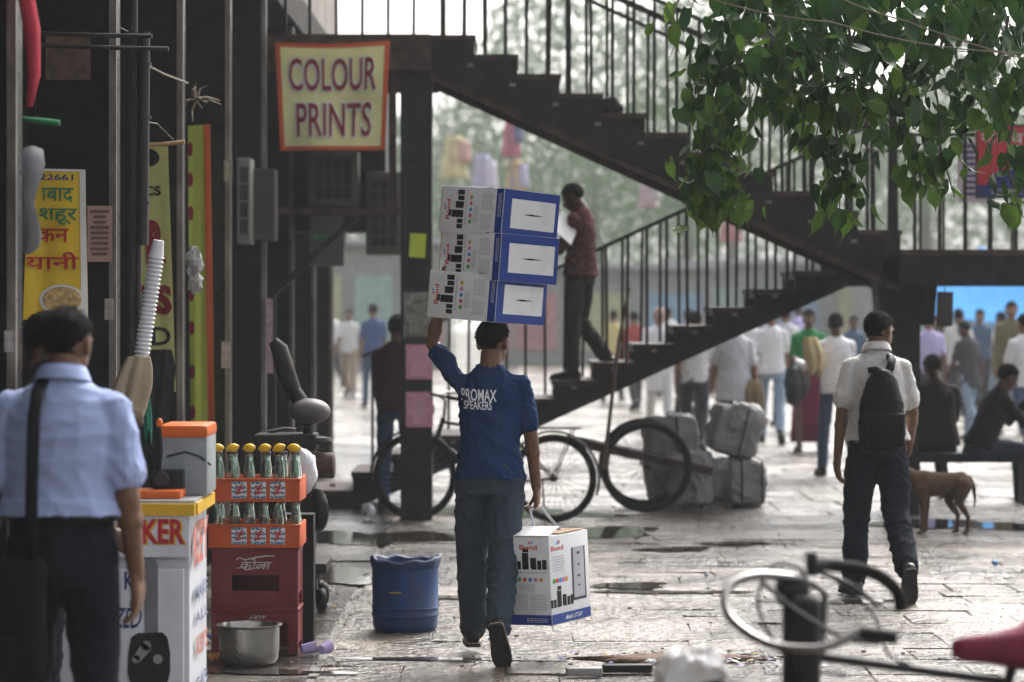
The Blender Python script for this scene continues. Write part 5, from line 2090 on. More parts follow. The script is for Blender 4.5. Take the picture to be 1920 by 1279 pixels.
    q.poly(o - Vector((0, 0, .0012)), u, v, [(-b * .30, .0), (0, .005), (b * .42, .001), (b * .42, -.001), (0, -.005)])
    q.build('hand_slot', INK_K, t)
    # taped seams and worn brown edges
    MB().box((0, -b + .004, c + .0012), (CA * .98, .012, .002)).build('worn_edge', m_brown, t)
    if open_top:
        rt = Matrix.Rotation(R(-16), 3, 'X')
        MB().box((0, -b + .062, c + .022), (CA - .006, .12, .004), Matrix.Rotation(R(18), 3, 'X')).build('flap', m_card, t)
        MB().box((0, .05, c + .006), (CA - .012, CB - .13, .004)).build('flap', m_brown, t)
    return t


def axes(ex, ey, ez, o):
    m = Matrix.Identity(4)
    for i, a in enumerate((ex, ey, ez)):
        for j in range(3):
            m[j][i] = a[j]
    m.translation = o
    return m


# on the head the cartons lie on their side: tall axis points left-away, base faces right-front
def lying(th, roll, c):
    ez = -Vector((math.sin(th), -math.cos(th), 0)).normalized()      # base (-z) faces right and towards camera
    n_front = Vector((-math.cos(th), -math.sin(th), 0))              # printed narrow face looks left-front
    ey = -n_front                                                   # -y face printed
    ex = ey.cross(ez)
    Rr = Matrix.Rotation(roll, 3, Vector((0, 1, 0)))
    return axes(Rr @ ex, Rr @ ey, Rr @ ez, c)


def carton_at(label, th, roll, corner_px, corner_py, Y):
    """place so that its near vertical edge middle sits at the pixel"""
    M4 = lying(th, roll, Vector((0, 0, 0)))
    # near edge between printed face (-y) and base (-z): local (0, -CB/2, -CL/2)
    off = M4.to_3x3() @ Vector((0, -CB / 2, -CL / 2))
    M4.translation = P(corner_px, corner_py, Y) - off
    return carton(label, M4, False)


carton_at('top speaker carton of the stack on the porter\'s head', R(46), R(5), 943, 398, 13.98)
carton_at('middle speaker carton of the stack on the porter\'s head', R(44), R(4), 938, 482, 13.97)
carton_at('bottom speaker carton resting on the porter\'s head', R(52), R(4.5), 931, 560, 13.99)

# carton carried in the right hand
th = R(30)
ey = Vector((math.sin(th), math.cos(th), 0))
ex = Vector((math.cos(th), -math.sin(th), 0))
M4 = axes(ex, ey, Vector((0, 0, 1)), Vector((0, 0, 0)))
M4 = Matrix.Rotation(R(-2.5), 4, 'Y') @ M4
off = M4.to_3x3() @ Vector((CA / 2, -CB / 2, 0))
M4.translation = P(1032, 1090, 13.95) - off
cb = carton('speaker carton hanging from the porter\'s right hand', M4, True, open_top=True)
hp = PJ['wrR'] + Vector((0, 0, -.115))
inv = M4.inverted()
mb = MB()
a_, b_ = inv @ hp, Vector((0, 0, CL / 2))
mb.tube([Vector((-.03, -.06, CL / 2 - .004)), a_ + Vector((-.008, -.045, .006)), a_ + Vector((0, 0, .014)), a_ + Vector((.008, .045, .006)), Vector((.03, .09, CL / 2 - .004))], .008, 8, True, .5)
mb.build('carry_strap', M('clear_strap', (.6, .62, .66), .3, transl=.3), cb, True)


# ================================================================= BICYCLES
m_frame = M('black_bike_enamel', (.012, .012, .013), .35, var=.4, grime=.35, gs=9)
m_chrome = M('worn_chrome', (.17, .165, .16), .2, 1.0, var=.3, grime=.5, gs=14)
m_tyre = M('bike_tyre', (.012, .011, .010), .75, bump=.3, bs=150, grime=.4, spec=.12)
m_spoke = M('steel_spoke', (.16, .16, .16), .4, .8)


def wheel(t, c, r, spokes=28, name='wheel', thick=.019):
    w = MB().torus(c, r - thick, thick, 'Y', 56, 8).build(name, m_tyre, t, True)
    MB().torus(c, r - thick * 2.2, .011, 'Y', 48, 6).build('rim', m_frame, w, True)
    m = MB()
    c = Vector(c)
    for i in range(spokes):
        a = 2 * PI * i / spokes
        sgn = 1 if i % 2 else -1
        m.tube([c + Vector((.02 * math.cos(a + .9), sgn * .03, .02 * math.sin(a + .9))), c + Vector(((r - thick * 2.4) * math.cos(a), 0, (r - thick * 2.4) * math.sin(a)))], .0022, 4)
    m.build('spokes', m_spoke, w)
    MB().lathe([(.012, -.05), (.026, -.036), (.016, -.02), (.016, .02), (.026, .036), (.012, .05)], c, 14, Matrix.Rotation(R(90), 3, 'X')).build('hub', m_frame, w, True)
    return w


def bicycle(label, loc, rz, handlebar=None, saddle_mat=None, seed=0, carrier=True, tilt=0):
    """roadster pointing along local -X; origin on the ground under the bottom bracket"""
    t = thing('bicycle', label, 'bicycle', loc, rz)
    t.rotation_euler.x = tilt
    r = .355
    fw, rw = (-.66, 0, r), (.50, 0, r)
    wheel(t, fw, r, thick=.023)
    wheel(t, rw, r, thick=.023)
    bb = Vector((0, 0, .30))
    st = Vector((.13, 0, .76))
    ht, hb = Vector((-.43, 0, .80)), Vector((-.475, 0, .66))
    m = MB()
    for a, b, rr in ((bb, st, .015), (st - Vector((.01, 0, .04)), ht, .014), (bb, hb, .016)):
        m.tube([a, b], rr, 10)
    for sy in (-1, 1):
        m.tube([bb + Vector((.02, sy * .03, 0)), Vector((.50, sy * .058, r))], .010, 8)
        m.tube([st + Vector((0, sy * .02, -.05)), Vector((.50, sy * .058, r))], .008, 8)
    m.build('frame', m_frame, t, True)
    m = MB()
    m.tube([ht + Vector((.012, 0, .035)), ht, hb, hb + Vector((-.02, 0, -.05))], .02, 10)
    for sy in (-1, 1):
        m.tube([hb + Vector((-.02, sy * .03, -.05)), hb + Vector((-.05, sy * .052, -.1)), Vector((-.60, sy * .055, .45)), Vector((-.66, sy * .055, r))], .011, 8)
    m.build('fork', m_frame, t, True)
    for c, a0, a1 in ((fw, 20, 190), (rw, -20, 200)):
        rg = []
        n = 26
        for i in range(n + 1):
            a = R(a0 + (a1 - a0) * i / n)
            rg.append([Vector(c) + Vector(((r + .025 + dz) * math.cos(a), dy, (r + .025 + dz) * math.sin(a))) for dy, dz in ((-.03, -.012), (0, .006), (.03, -.012), (0, .002))])
        MB().loft(rg).build('mudguard', m_frame, t, True)
    stem = ht + Vector((.014, 0, .035))
    MB().tube([stem, stem + Vector((.012, 0, .14)), stem + Vector((-.03, 0, .17))], .0125, 10).build('stem', m_chrome, t, True)
    hbz = stem + Vector((-.03, 0, .17))
    if handlebar is None:
        hbp = MB()
        for sy in (-1, 1):
            hbp.tube([hbz, hbz + Vector((-.03, sy * .10, .015)), hbz + Vector((-.02, sy * .22, .03)), hbz + Vector((.08, sy * .27, .015)), hbz + Vector((.22, sy * .28, -.01))], .011, 10)
        hbp.build('handlebar', m_chrome, t, True)
        for sy in (-1, 1):
            MB().tube([hbz + Vector((.12, sy * .277, .008)), hbz + Vector((.24, sy * .281, -.013))], .016, 10).build('grip', m_tyre, t, True)
    else:
        handlebar(t, hbz)
    m = MB()
    rg = []
    for x, w_, h_ in ((-.13, .012, .02), (-.10, .022, .03), (-.02, .035, .04), (.05, .075, .055), (.11, .10, .065), (.15, .085, .06), (.165, .04, .03)):
        rg.append([Vector((x, w_ * math.cos(a), h_ * .5 * math.sin(a) + .02 * (x > .06))) for a in [2 * PI * j / 16 for j in range(16)]])
    m.loft(rg)
    kz = 2.3 if saddle_mat is not None and saddle_mat.name.startswith('pink') else 1.0
    m.v = [tuple(Vector((q[0] * (1.1 if kz > 1 else 1), q[1] * 1.1, q[2] * kz)) + st + Vector((.05 - .06 * (kz - 1), 0, .12 - .05 * (kz - 1)))) for q in m.v]
    m.build('saddle', saddle_mat or m_tyre, t, 'all')
    MB().tube([st, st + Vector((.025, 0, .11))], .012, 8).build('seat_post', m_chrome, t, True)
    ch = MB().torus(bb + Vector((0, -.05, 0)), .088, .006, 'Y', 32, 6)
    for i in range(5):
        a = 2 * PI * i / 5
        ch.tube([bb + Vector((0, -.05, 0)), bb + Vector((.088 * math.cos(a), -.05, .088 * math.sin(a)))], .006, 5)
    ch.build('chainring', m_chrome, t, True)
    for sy, a in ((-1, 250), (1, 70)):
        e = bb + Vector((.165 * math.cos(R(a)), sy * .075, .165 * math.sin(R(a))))
        cr = MB().tube([bb + Vector((0, sy * .06, 0)), e], .010, 8).build('crank', m_chrome, t, True)
        MB().rbox(e + Vector((0, sy * .05, 0)), (.09, .075, .022), .005).build('pedal', m_tyre, cr, True)
    if carrier:
        m = MB()
        for sy in (-.06, -.02, .02, .06):
            m.tube([(.26, sy, .76), (.72, sy, .76)], .006, 6)
        for x in (.28, .48, .70):
            m.tube([(x, -.065, .757), (x, .065, .757)], .006, 6)
        for sy in (-1, 1):
            m.tube([(.66, sy * .06, .755), (.50, sy * .06, r)], .006, 6)
        m.build('carrier', m_frame, t, True)
    MB().tube([(.42, -.07, .34), (.47, -.16, .012)], .008, 6).build('kickstand', m_frame, t, True)
    return t


# near bicycle, out of focus at the bottom right
NB = Vector((P(1540, 0, 7.9).x + .42, 8.0, 0))


def near_bar(t, hbz):
    m = MB()
    m.tube(smooth_path([hbz + Vector(q) for q in ((.0, 0, 0), (-.06, -.05, .02), (-.18, -.09, .03), (-.265, -.15, .0), (-.27, -.24, -.07), (-.18, -.33, -.13), (-.05, -.38, -.135), (.06, -.38, -.09))]), .0125, 12)
    m.tube([hbz + Vector(q) for q in ((.0, 0, 0), (.0, .09, .02), (.03, .19, .03))], .0125, 10)
    m.build('handlebar', m_chrome, t, True)
    MB().tube(smooth_path([hbz + Vector(q) for q in ((.03, .17, .03), (.12, .25, .025), (.24, .28, .0), (.31, .285, -.05), (.33, .285, -.11))]), .019, 12).build('grip', m_tyre, t, True)
    MB().tube([hbz + Vector(q) for q in ((.05, -.38, -.095), (.15, -.385, -.11))], .017, 10).build('grip', m_tyre, t, True)
    MB().lathe([(.02, -.04), (.042, -.03), (.045, .03), (.03, .05)], hbz + Vector((-.05, -.02, -.02)), 18, Matrix.Rotation(R(-90), 3, 'Y')).build('lamp', m_frame, t, True)
    MB().rbox(hbz + Vector((.0, -.01, .055)), (.03, .03, .07), .008).build('bell', m_frame, t, True)
    MB().tube(smooth_path([hbz + Vector(q) for q in ((-.16, -.12, .015), (-.09, -.20, -.05), (.02, -.30, -.115), (.12, -.33, -.13))]), .007, 8).build('brake_lever', m_frame, t, True)
    MB().tube(smooth_path([hbz + Vector(q) for q in ((.05, .19, .02), (.16, .20, -.03), (.24, .19, -.09))]), .008, 8).build('brake_lever', m_frame, t, True)
    MB().tube(smooth_path([hbz + Vector(q) for q in ((.02, .1, .02), (-.10, .02, .05), (-.16, -.06, -.06), (-.06, -.04, -.22), (.1, 0, -.26))]), .0045, 6).build('cable', m_tyre, t, True)
    MB().tube(smooth_path([hbz + Vector(q) for q in ((.1, .22, .0), (.2, .1, -.1), (.22, .0, -.2), (.3, .0, -.24))]), .0045, 6).build('cable', m_tyre, t, True)
    MB().tube([hbz + Vector(q) for q in ((-.12, -.2, -.02), (-.08, -.15, -.16), (-.03, -.05, -.30))], .006, 6).build('brake_rod', m_frame, t, True)


m_pinkseat = M('pink_saddle_cover', (.20, .022, .055), .5, var=.2, vs=12, bump=.25, bs=50)
near = bicycle('blurred bicycle with pink saddle close to the camera at bottom right', NB, R(6), near_bar, m_pinkseat)
# bulky dark bag hung on the head tube
o = MB().rbox((0, 0, 0), (.10, .12, .28), .03).build('tool_bag', M('black_bag_fabric2', (.012, .012, .013), .6, bump=.3, bs=90), None, 'all')
o.location = NB + Vector((-.475, -.09, .84))
tag(o, 'black tool bag strapped to the head of the near bicycle', 'bag')

o = MB().rbox((0, 0, 0), (.34, .14, .22), .05).build('saddle_bag', BAGM, None, 'all')
o.location = NB + Vector((.30, -.03, .62))
tag(o, 'black bag slung under the pink saddle of the near bicycle', 'bag')
m_milky = M('milky_bag', (.80, .79, .78), .45, var=.15, transl=.2)
for px, py, r_, lb in ((1296, 1262, .13, 'white plastic bag on the front mudguard of the near bicycle'), (1468, 1268, .055, 'small white plastic bag on the near bicycle, right of the larger one')):
    o = crumple(lb, 1300, 1279, r_, m_milky, int(px), 'plastic bag', 'plastic_bag', .95)
    q_ = P(px, py, 8.0)
    o.location = (q_.x, 8.0, .665 if px < 1400 else .66)

# bicycle beside the dark pillar
bicycle('dark bicycle parked in front of the dark pillar and stairs', (P(930, 0, 23.0).x - .02, 23.0, 0), R(-14), None, m_tyre)

# handcart with the third wheel, loaded with bales
hc_ = thing('handcart', 'dark handcart with big spoked wheel beside the grey bales', 'handcart', (P(1212, 0, 23.9).x, 23.9, 0))
wheel(hc_, (0, 0, .385), .385, 14, 'wheel', .026)
wheel(hc_, (0, .62, .385), .385, 14, 'wheel', .026)
MB().tube([(0, -.05, .385), (0, .67, .385)], .022, 10).build('axle', m_frame, hc_, True)
for yy in (.09, .53):
    MB().box((-.05, yy, .47), (1.25, .05, .07), Matrix.Rotation(R(12), 3, 'Y')).build('shaft', m_rust, hc_)
for i in range(6):
    MB().box((-.4 + .16 * i, .31, .52 - .034 * i + .05), (.12, .5, .025), Matrix.Rotation(R(12), 3, 'Y')).build('deck_board', m_rust, hc_)
MB().tube([(-.65, .09, .62), (-.65, .53, .62)], .016, 8).build('crossbar', m_frame, hc_, True)
m = MB().tube([P(1132, 880, 23.75), P(1160, 640, 23.8), P(1180, 540, 23.85)], [.018, .014, .012], 8)
lone(m, 'wooden_pole', 'thin brown pole leaning on the stairs by the handcart', 'pole', M('brown_wood', (.10, .06, .045), .7), True)

# ================================================================= BALES
m_bale = M('grey_bale_wrap', (.30, .295, .30), .6, var=.25, vs=5, bump=.7, bs=14, grime=.3)
m_balew = M('white_bale_wrap', (.52, .50, .52), .5, var=.2, vs=6, bump=.5, bs=16)


def bale(label, px, Y, w, d, h, z, mat, seed, rot=(0, 0, 0), cap=None):
    rn = random.Random(seed)
    m = MB()
    m.rbox((0, 0, h / 2), (w * .92, d * .92, h), .09)
    for _ in range(5):
        m.ell((rn.uniform(-.3, .3) * w, rn.uniform(-.3, .3) * d, h * rn.uniform(.3, .7)), (w * rn.uniform(.2, .3), d * rn.uniform(.2, .32), h * rn.uniform(.2, .3)), None, 12, 8)
    t = thing('bale', label, 'bale', (P(px, 0, Y).x, Y, z), 0, 'wrapped bales beside the handcart')
    t.rotation_euler = rot
    fuse(m, 'wrap', .018, mat, t, 5, .020, seed, .6)
    for x in ((-.22, .24) if seed == 4 else ((.05,) if seed in (1, 3) else ())):
        rp = MB()
        pts = [(x * w, -d / 2 - .012, .03), (x * w, -d / 2 - .012, h * .5), (x * w, -d / 2 + .0, h - .02), (x * w, 0, h + .012), (x * w, d / 2, h - .02)]
        rp.tube(pts, .008, 6)
        rp.build('rope', m_dark, t, True)
    if cap:
        c = MB().ell((w * .16, -.02, h * .86), (w * .42, d * .56, h * .30), None, 18, 12)
        fuse(c, 'white_sheet', .02, cap, t, 2, .016, seed + 3)
    return t


bale('tall grey bale behind the handcart wheel', 1265, 24.9, .54, .42, .80, .0, m_bale, 1, (0, R(-4), R(8)))
bale('low rounded grey bale right of the handcart wheel', 1296, 24.5, .44, .4, .50, .0, m_bale, 2, (0, 0, R(-10)))
bale('grey bale with white plastic top, tilted on the others', 1364, 24.75, .50, .44, .44, .43, m_bale, 3, (0, R(14), R(12)), m_balew)
bale('grey bale at the right end standing on the paving', 1394, 24.7, .40, .42, .42, .0, m_bale, 4, (0, 0, R(14)))
bale('grey bale on the ground hidden behind the tilted one', 1345, 25.15, .42, .4, .44, .0, m_bale, 5, (0, 0, R(-6)))

# ================================================================= DOG
dg_ = thing('dog', 'brown street dog standing beside the seated men', 'dog', (P(1768, 0, 21.7).x, 21.7, 0), R(0))
m_fur = M('brown_fur', (.085, .047, .023), .8, var=.3, vs=14, bump=.6, bs=160)
D = MB()
# faces left (-x), head lowered behind the walking man
rings = []
for x, zc_, a, b in ((.20, .40, .045, .05), (.16, .40, .075, .085), (.06, .395, .078, .082), (-.04, .385, .085, .095), (-.13, .385, .088, .11), (-.20, .40, .07, .095), (-.25, .42, .05, .07)):
    rings.append([Vector((x, a * math.cos(t), zc_ + b * math.sin(t))) for t in [2 * PI * j / 18 for j in range(18)]])
D.loft(rings)
limb(D, [(-.20, 0, .42), (-.28, -.01, .47), (-.33, -.02, .47)], [.068, .055, .05])
D.ell((-.355, -.02, .475), (.06, .048, .052))
D.tube([(-.37, -.02, .465), (-.43, -.025, .445), (-.455, -.027, .44)], [.036, .026, .02], 10)
for sy in (-1, 1):
    D.tube([(-.335, -.02 + sy * .035, .51), (-.325, -.02 + sy * .05, .55), (-.345, -.02 + sy * .055, .565)], [.022, .016, .005], 8)
for sy, dx in ((-1, .0), (1, .04)):
    limb(D, [(-.17 + dx, sy * .05, .36), (-.155 + dx, sy * .055, .22), (-.16 + dx, sy * .055, .11), (-.165 + dx, sy * .055, .025)], [.05, .028, .020, .019])
    D.ell((-.182 + dx, sy * .055, .018), (.032, .022, .018))
for sy, dx in ((-1, .0), (1, -.06)):
    limb(D, [(.15 + dx, sy * .05, .38), (.115 + dx, sy * .058, .25), (.185 + dx, sy * .056, .145), (.175 + dx, sy * .056, .025)], [.07, .038, .021, .018])
    D.ell((.160 + dx, sy * .056, .018), (.032, .022, .018))
limb(D, [(.20, 0, .43), (.235, .0, .36), (.245, .0, .27), (.235, .0, .20)], [.026, .02, .016, .010])
fuse(D, 'body', .009, m_fur, dg_, 4, .003, 3)
for sy in (-1, 1):
    MB().ell((-.395, -.02 + sy * .032, .49), (.009, .009, .009)).build('eye', INK_K, dg_, True)
MB().ell((-.468, -.027, .443), (.012, .014, .011)).build('nose', INK_K, dg_, True)

# ================================================================= HANGING SIGNS AT THE LANDING
m_sred = M('red_sign', (.42, .03, .04), .5, var=.1, grime=.25)
a, b = P(1830, 372, 22.9), P(1926, 233, 22.9)
sg = thing('red_sign', 'red and navy shop sign with Hindi lettering on the landing rail', 'sign', ((a.x + b.x) / 2, 22.93, a.z))
w, h = b.x - a.x, b.z - a.z
MB().rbox((0, 0, h / 2), (w, .03, h), .004).build('sign_board', m_sred, sg, True)
for r in ((-w / 2, 0, -w / 2 + .014, h), (w / 2 - .014, 0, w / 2, h), (-w / 2, h - .014, w / 2, h), (-w / 2, 0, w / 2, .014)):
    MB().box(((r[0] + r[2]) / 2, -.018, (r[1] + r[3]) / 2), (r[2] - r[0], .012, r[3] - r[1])).build('sign_frame', m_frame, sg)
q = MB()
q.rect((0, -.0165, 0), UX, VZ, -w / 2 + .015, .015, w / 2 - .015, h * .18)
q.poly((0, -.0165, 0), UX, VZ, [(-w * .30, h * .18), (w / 2 - .015, h * .18), (w / 2 - .015, h * .46), (-w * .1, h * .36)])
q.build('navy_field', INK_B, sg)
q = MB()
q.text('सोरेव', (0, -.0178, 0), UX, VZ, -w * .40, h * .74, w * .44, h * .93, .01)
q.build('sign_lettering', M('dull_white_paint', (.45, .42, .42), .6), sg)
q = MB()
fine_print(q, (0, -.0178, 0), UX, VZ, -w * .2, h * .05, w * .42, h * .14, 2, 4)
tag(q.build('fine_print', MATS['dull_white_paint'], sg), kind='stuff')
o = poster(1796, 262, 1850, 380, 25.5, M('pale_poster', (.42, .36, .38), .7, var=.15), 'pale printed poster behind the red sign on the far rail', inner=INK_B)
a, b = P(1757, 612, 23.0), P(1787, 547, 23.0)
hs = thing('hanging_sign', 'small dark board hanging below the landing beam', 'sign', ((a.x + b.x) / 2, 23.02, a.z))
MB().rbox((0, 0, (b.z - a.z) / 2), (b.x - a.x, .03, b.z - a.z), .004, Matrix.Rotation(R(2), 3, 'Y')).build('board', M('dark_brown_board', (.035, .027, .024), .6, grime=.3), hs, True)
MB().tube([(0, 0, b.z - a.z), (0, 0, ZL - .28 - a.z)], .004, 6).build('cord', m_wire, hs)
# shopping bags held by walkers
bag_m = M('dark_shopping_bag', (.03, .032, .03), .6, var=.4, vs=12)
draped('shopping_bag', 'dark and tan shopping bag held by the pale grey shirt man', 1417, 712, 29.9, .10, .42, .07, M('tan_bag', (.20, .15, .08), .7, var=.6, vs=6), 21, 'bag')
draped('black_bag', 'black bag carried beside the green shirt person', 1490, 690, 29.6, .12, .36, .09, bag_m, 22, 'bag')
draped('beige_sheet', 'beige sheet over the arm of the white shirt man', 1524, 632, 28.5, .09, .36, .07, M('straw_cloth', (.50, .40, .22), .85, var=.2), 23)

# ================================================================= TREE WITH HANGING LEAVES
tree = thing('peepal_tree', 'leafy tree with drooping heart shaped leaves at upper right', 'tree', (4.3, 15.2, 0))
m_bark = M('grey_bark', (.11, .09, .07), .9, var=.35, bump=.8, bs=25)
m_leaf = [M('leaf_dark', (.022, .060, .018), .4, var=.35, vs=9, transl=.3), M('leaf_mid', (.036, .088, .022), .4, var=.35, vs=9, transl=.34), M('leaf_young', (.08, .15, .025), .4, var=.3, vs=9, transl=.42)]
tl = tree.location
tr = MB()
tr.tube([(0, 0, -.05), (.03, .02, 1.0), (-.06, .05, 2.2), (-.2, 0, 3.3), (-.5, -.1, 4.3)], [.30, .24, .21, .18, .14], 14)
tr.build('trunk', m_bark, tree, True)
rn = random.Random(14)
limbs = []


def branch(pts, r0, r1, name='branch'):
    n = len(pts)
    d = [Vector(p) - tl for p in pts]
    MB().tube(d, [r0 + (r1 - r0) * i / (n - 1) for i in range(n)], 7).build(name, m_bark, tree, True)


branch([(4.1, 15.2, 3.3), (3.2, 14.8, 4.0), (2.2, 14.4, 4.25), (1.4, 14.1, 4.05), (.9, 14.0, 3.75)], .10, .02)
branch([(4.0, 15.2, 3.7), (3.1, 15.6, 4.5), (2.0, 15.8, 4.6), (1.2, 15.6, 4.3)], .09, .02)
branch([(3.8, 15.1, 4.2), (2.9, 14.2, 4.6), (2.2, 13.4, 4.5), (1.7, 13.0, 4.2)], .08, .02)
branch([(3.8, 15.1, 4.3), (3.4, 14.6, 3.9), (2.8, 14.1, 3.55), (2.4, 13.9, 3.3)], .06, .015)
LEAVES = []      # (pos, tilt axis angle, yaw, scale, young)


def leaf_at(p, sc, young=0):
    LEAVES.append((Vector(p), rn.gauss(0, .45), rn.uniform(0, 2 * PI), sc, young))


def spray(px0, py0, px1, py1, Y, n, spread, young=.1):
    """a drooping twig with leaves all along it"""
    a, b = P(px0, py0, Y), P(px1, py1, Y + rn.uniform(-.2, .2))
    mid = a.lerp(b, .5) + Vector((rn.uniform(-.05, .05), rn.uniform(-.08, .08), .03))
    branch([a, mid, b], .009, .003, 'twig')
    for i in range(int(n * 1.5)):
        t = rn.random() ** .85
        p = (a.lerp(mid, t * 2) if t < .5 else mid.lerp(b, t * 2 - 1))
        p = p + Vector((rn.gauss(0, spread), rn.gauss(0, spread * 1.3), rn.gauss(0, .03)))
        leaf_at(p, rn.uniform(.5, 1.0), rn.random() < .12 + young + .35 * (t > .75))


# the sprays seen against the stairs
for a in [(1330, 60, 1300, 190, 14.0, 22, .06), (1375, 40, 1345, 300, 14.2, 36, .075), (1350, 150, 1330, 405, 13.9, 40, .06, .3), (1320, 290, 1335, 410, 14.0, 34, .085, .4),
          (1440, 30, 1400, 250, 14.4, 34, .08), (1490, 20, 1470, 210, 14.1, 32, .08), (1540, 60, 1530, 260, 14.6, 28, .07), (1560, 180, 1575, 400, 14.3, 46, .07, .2),
          (1590, 40, 1600, 240, 14.0, 30, .08), (1650, 30, 1640, 200, 14.5, 30, .08), (1700, 100, 1730, 350, 14.2, 40, .07), (1770, 60, 1770, 260, 14.0, 26, .07),
          (1760, 200, 1790, 370, 14.4, 14, .05), (1830, 40, 1820, 210, 14.6, 26, .08), (1890, 30, 1890, 240, 14.2, 30, .08), (1900, 230, 1915, 400, 13.8, 22, .06), (1280, -20, 1255, 40, 14.0, 4, .03),
          (1640, 130, 1610, 300, 14.8, 14, .06), (1480, 150, 1500, 300, 14.9, 12, .06), (1385, 300, 1400, 380, 14.3, 8, .05)]:
    spray(*a)
# dense canopy above and at the top of the frame
for _ in range(760):
    px, py = rn.uniform(1330, 1960), rn.triangular(-150, 200, -40)
    leaf_at(P(px, py, rn.uniform(13.2, 16.4)), rn.uniform(.65, 1.15), rn.random() < .06)
for _ in range(900):  # unseen crown above the frame, added for the shade it casts
    leaf_at(Vector((rn.gauss(3.1, 1.1), rn.gauss(15, 1.3), rn.uniform(3.75, 5.6))), rn.uniform(.9, 1.4), rn.random() < .05)


def leaf_shape(mat, curl=0.0, wide=1.0):
    out = [(0, 0), (.028, .012), (.046, -.008), (.052, -.034), (.044, -.062), (.028, -.084), (.012, -.100), (.004, -.118), (0, -.142)]
    vs = [(0, 0, 0), (0, -.004, -.05), (0, 0, -.10), (0, .004, -.142)]
    k = len(vs)
    right = [(x, .010 * (x / .05) + .006 * math.sin(z * 40), z) for x, z in out[1:-1]]
    left = [(-x, y_, z) for x, y_, z in right]
    vs += right + left
    n = len(right)
    fs = []
    for b_, s_ in ((k, 1), (k + n, -1)):
        ch = [0] + [b_ + i for i in range(n)] + [3]
        for i in range(len(ch) - 1):
            mid = 1 if i < 4 else 2
            f = (mid, ch[i], ch[i + 1])
            fs.append(f if s_ > 0 else tuple(reversed(f)))
        f = (1, ch[4], 2)
        fs.append(f if s_ > 0 else tuple(reversed(f)))
    vs = [(x * wide * (1 + .12 * math.sin(60 * z)), y_ + curl * (z * z * 14 + x * x * 18) + curl * x * .5, z) for x, y_, z in vs]
    vs.append((.0012, .0, .03))
    fs.append((0, 1, len(vs) - 1))
    me = bpy.data.meshes.new('leaf')
    me.from_pydata(vs, [], fs)
    me.materials.append(mat)
    me.polygons.foreach_set('use_smooth', [True] * len(fs))
    me.update()
    return me


lm = [leaf_shape(m_leaf[i % 3], (-.25, .35, .12, .5, -.4)[i // 3], (1.0, .85, 1.12, .72, .95)[i // 3]) for i in range(15)]


def leaf_rot(l):
    return Matrix.Rotation(l[2], 3, 'Z') @ Matrix.Rotation(l[1], 3, 'X') @ Matrix.Rotation(l[1] * .6, 3, 'Y')


def seen(l):
    px = 960 + l[0].x / l[0].y * F
    py = 560 - (l[0].z - CAMH) / l[0].y * F
    return -30 < py and px < 1960 and px > 1200


front = sorted([l for l in LEAVES if seen(l)], key=lambda l: l[0].y)[:300]
fid = set(id(l) for l in front)
for l in front:
    o = bpy.data.objects.new('leaf', lm[(2 if l[4] else rn.randrange(2)) + 3 * rn.randrange(5)])
    COL.objects.link(o)
    o.parent = tree
    o.location = l[0] - tl
    o.rotation_euler = leaf_rot(l).to_euler()
    o.scale = (l[3],) * 3
mb = MB()
for l in LEAVES:
    if id(l) in fid:
        continue
    k = 2 if l[4] else rn.randrange(2)
    mb.mi = k
    rm = leaf_rot(l)
    k += 3 * rn.randrange(5)
    mb.add([rm @ (q.co * l[3]) + l[0] - tl for q in lm[k].vertices], [tuple(p.vertices) for p in lm[k].polygons])
tag(mb.build('foliage', m_leaf, tree, 'all'), kind='stuff')

# a dark bundle left on the upper flight, papers on the columns
m = MB()
for q in ((0, 0, .05), (.07, .02, .045), (-.05, .03, .05), (.02, .0, .10)):
    m.ell(q, (.07, .08, .055), None, 12, 8)
o = fuse(m, 'cloth_bundle', .012, MATS['black_cloth'], None, 2, .008, 3)
o.location = (XL - TR * 7 + .06, YU0 + .2, ZL + RI * 7 + .002)
tag(o, 'dark cloth bundle left on a step of the upper flight', 'bundle')
for k, (x0, y0, x1, y1, Y, c, lb) in enumerate(((8, 620, 26, 660, 11.0, (.4, .38, .36), 'small torn white paper low on the nearest column'), (85, 60, 170, 150, 13.84, (.12, .08, .06), 'faded reddish poster remains high on the second column'),
        (196, 560, 214, 600, 13.84, (.35, .33, .30), 'small torn paper right of the golden banner'), (415, 640, 432, 690, 19.42, (.4, .3, .33), 'pinkish torn paper on the fourth column'),
        (420, 300, 436, 340, 19.42, (.28, .26, .22), 'small faded paper high on the fourth column'), (500, 560, 512, 700, 22.2, (.45, .30, .34), 'long pink paper strip on the fifth column'))):
    poster(x0, y0, x1, y1, Y, M('paper_scrap_%d' % k, c, .85, var=.5, vs=18, grime=.6, gs=9), lb)
# ================================================================= FAR BACKGROUND
m_tarp = M('blue_tarpaulin', (.05, .20, .42), .95, var=.15, spec=.03)
m_tarp2 = M('mid_blue_tarpaulin', (.06, .22, .48), .95, var=.1, spec=.03)
m_post = M('grey_post', (.2, .2, .2), .7)


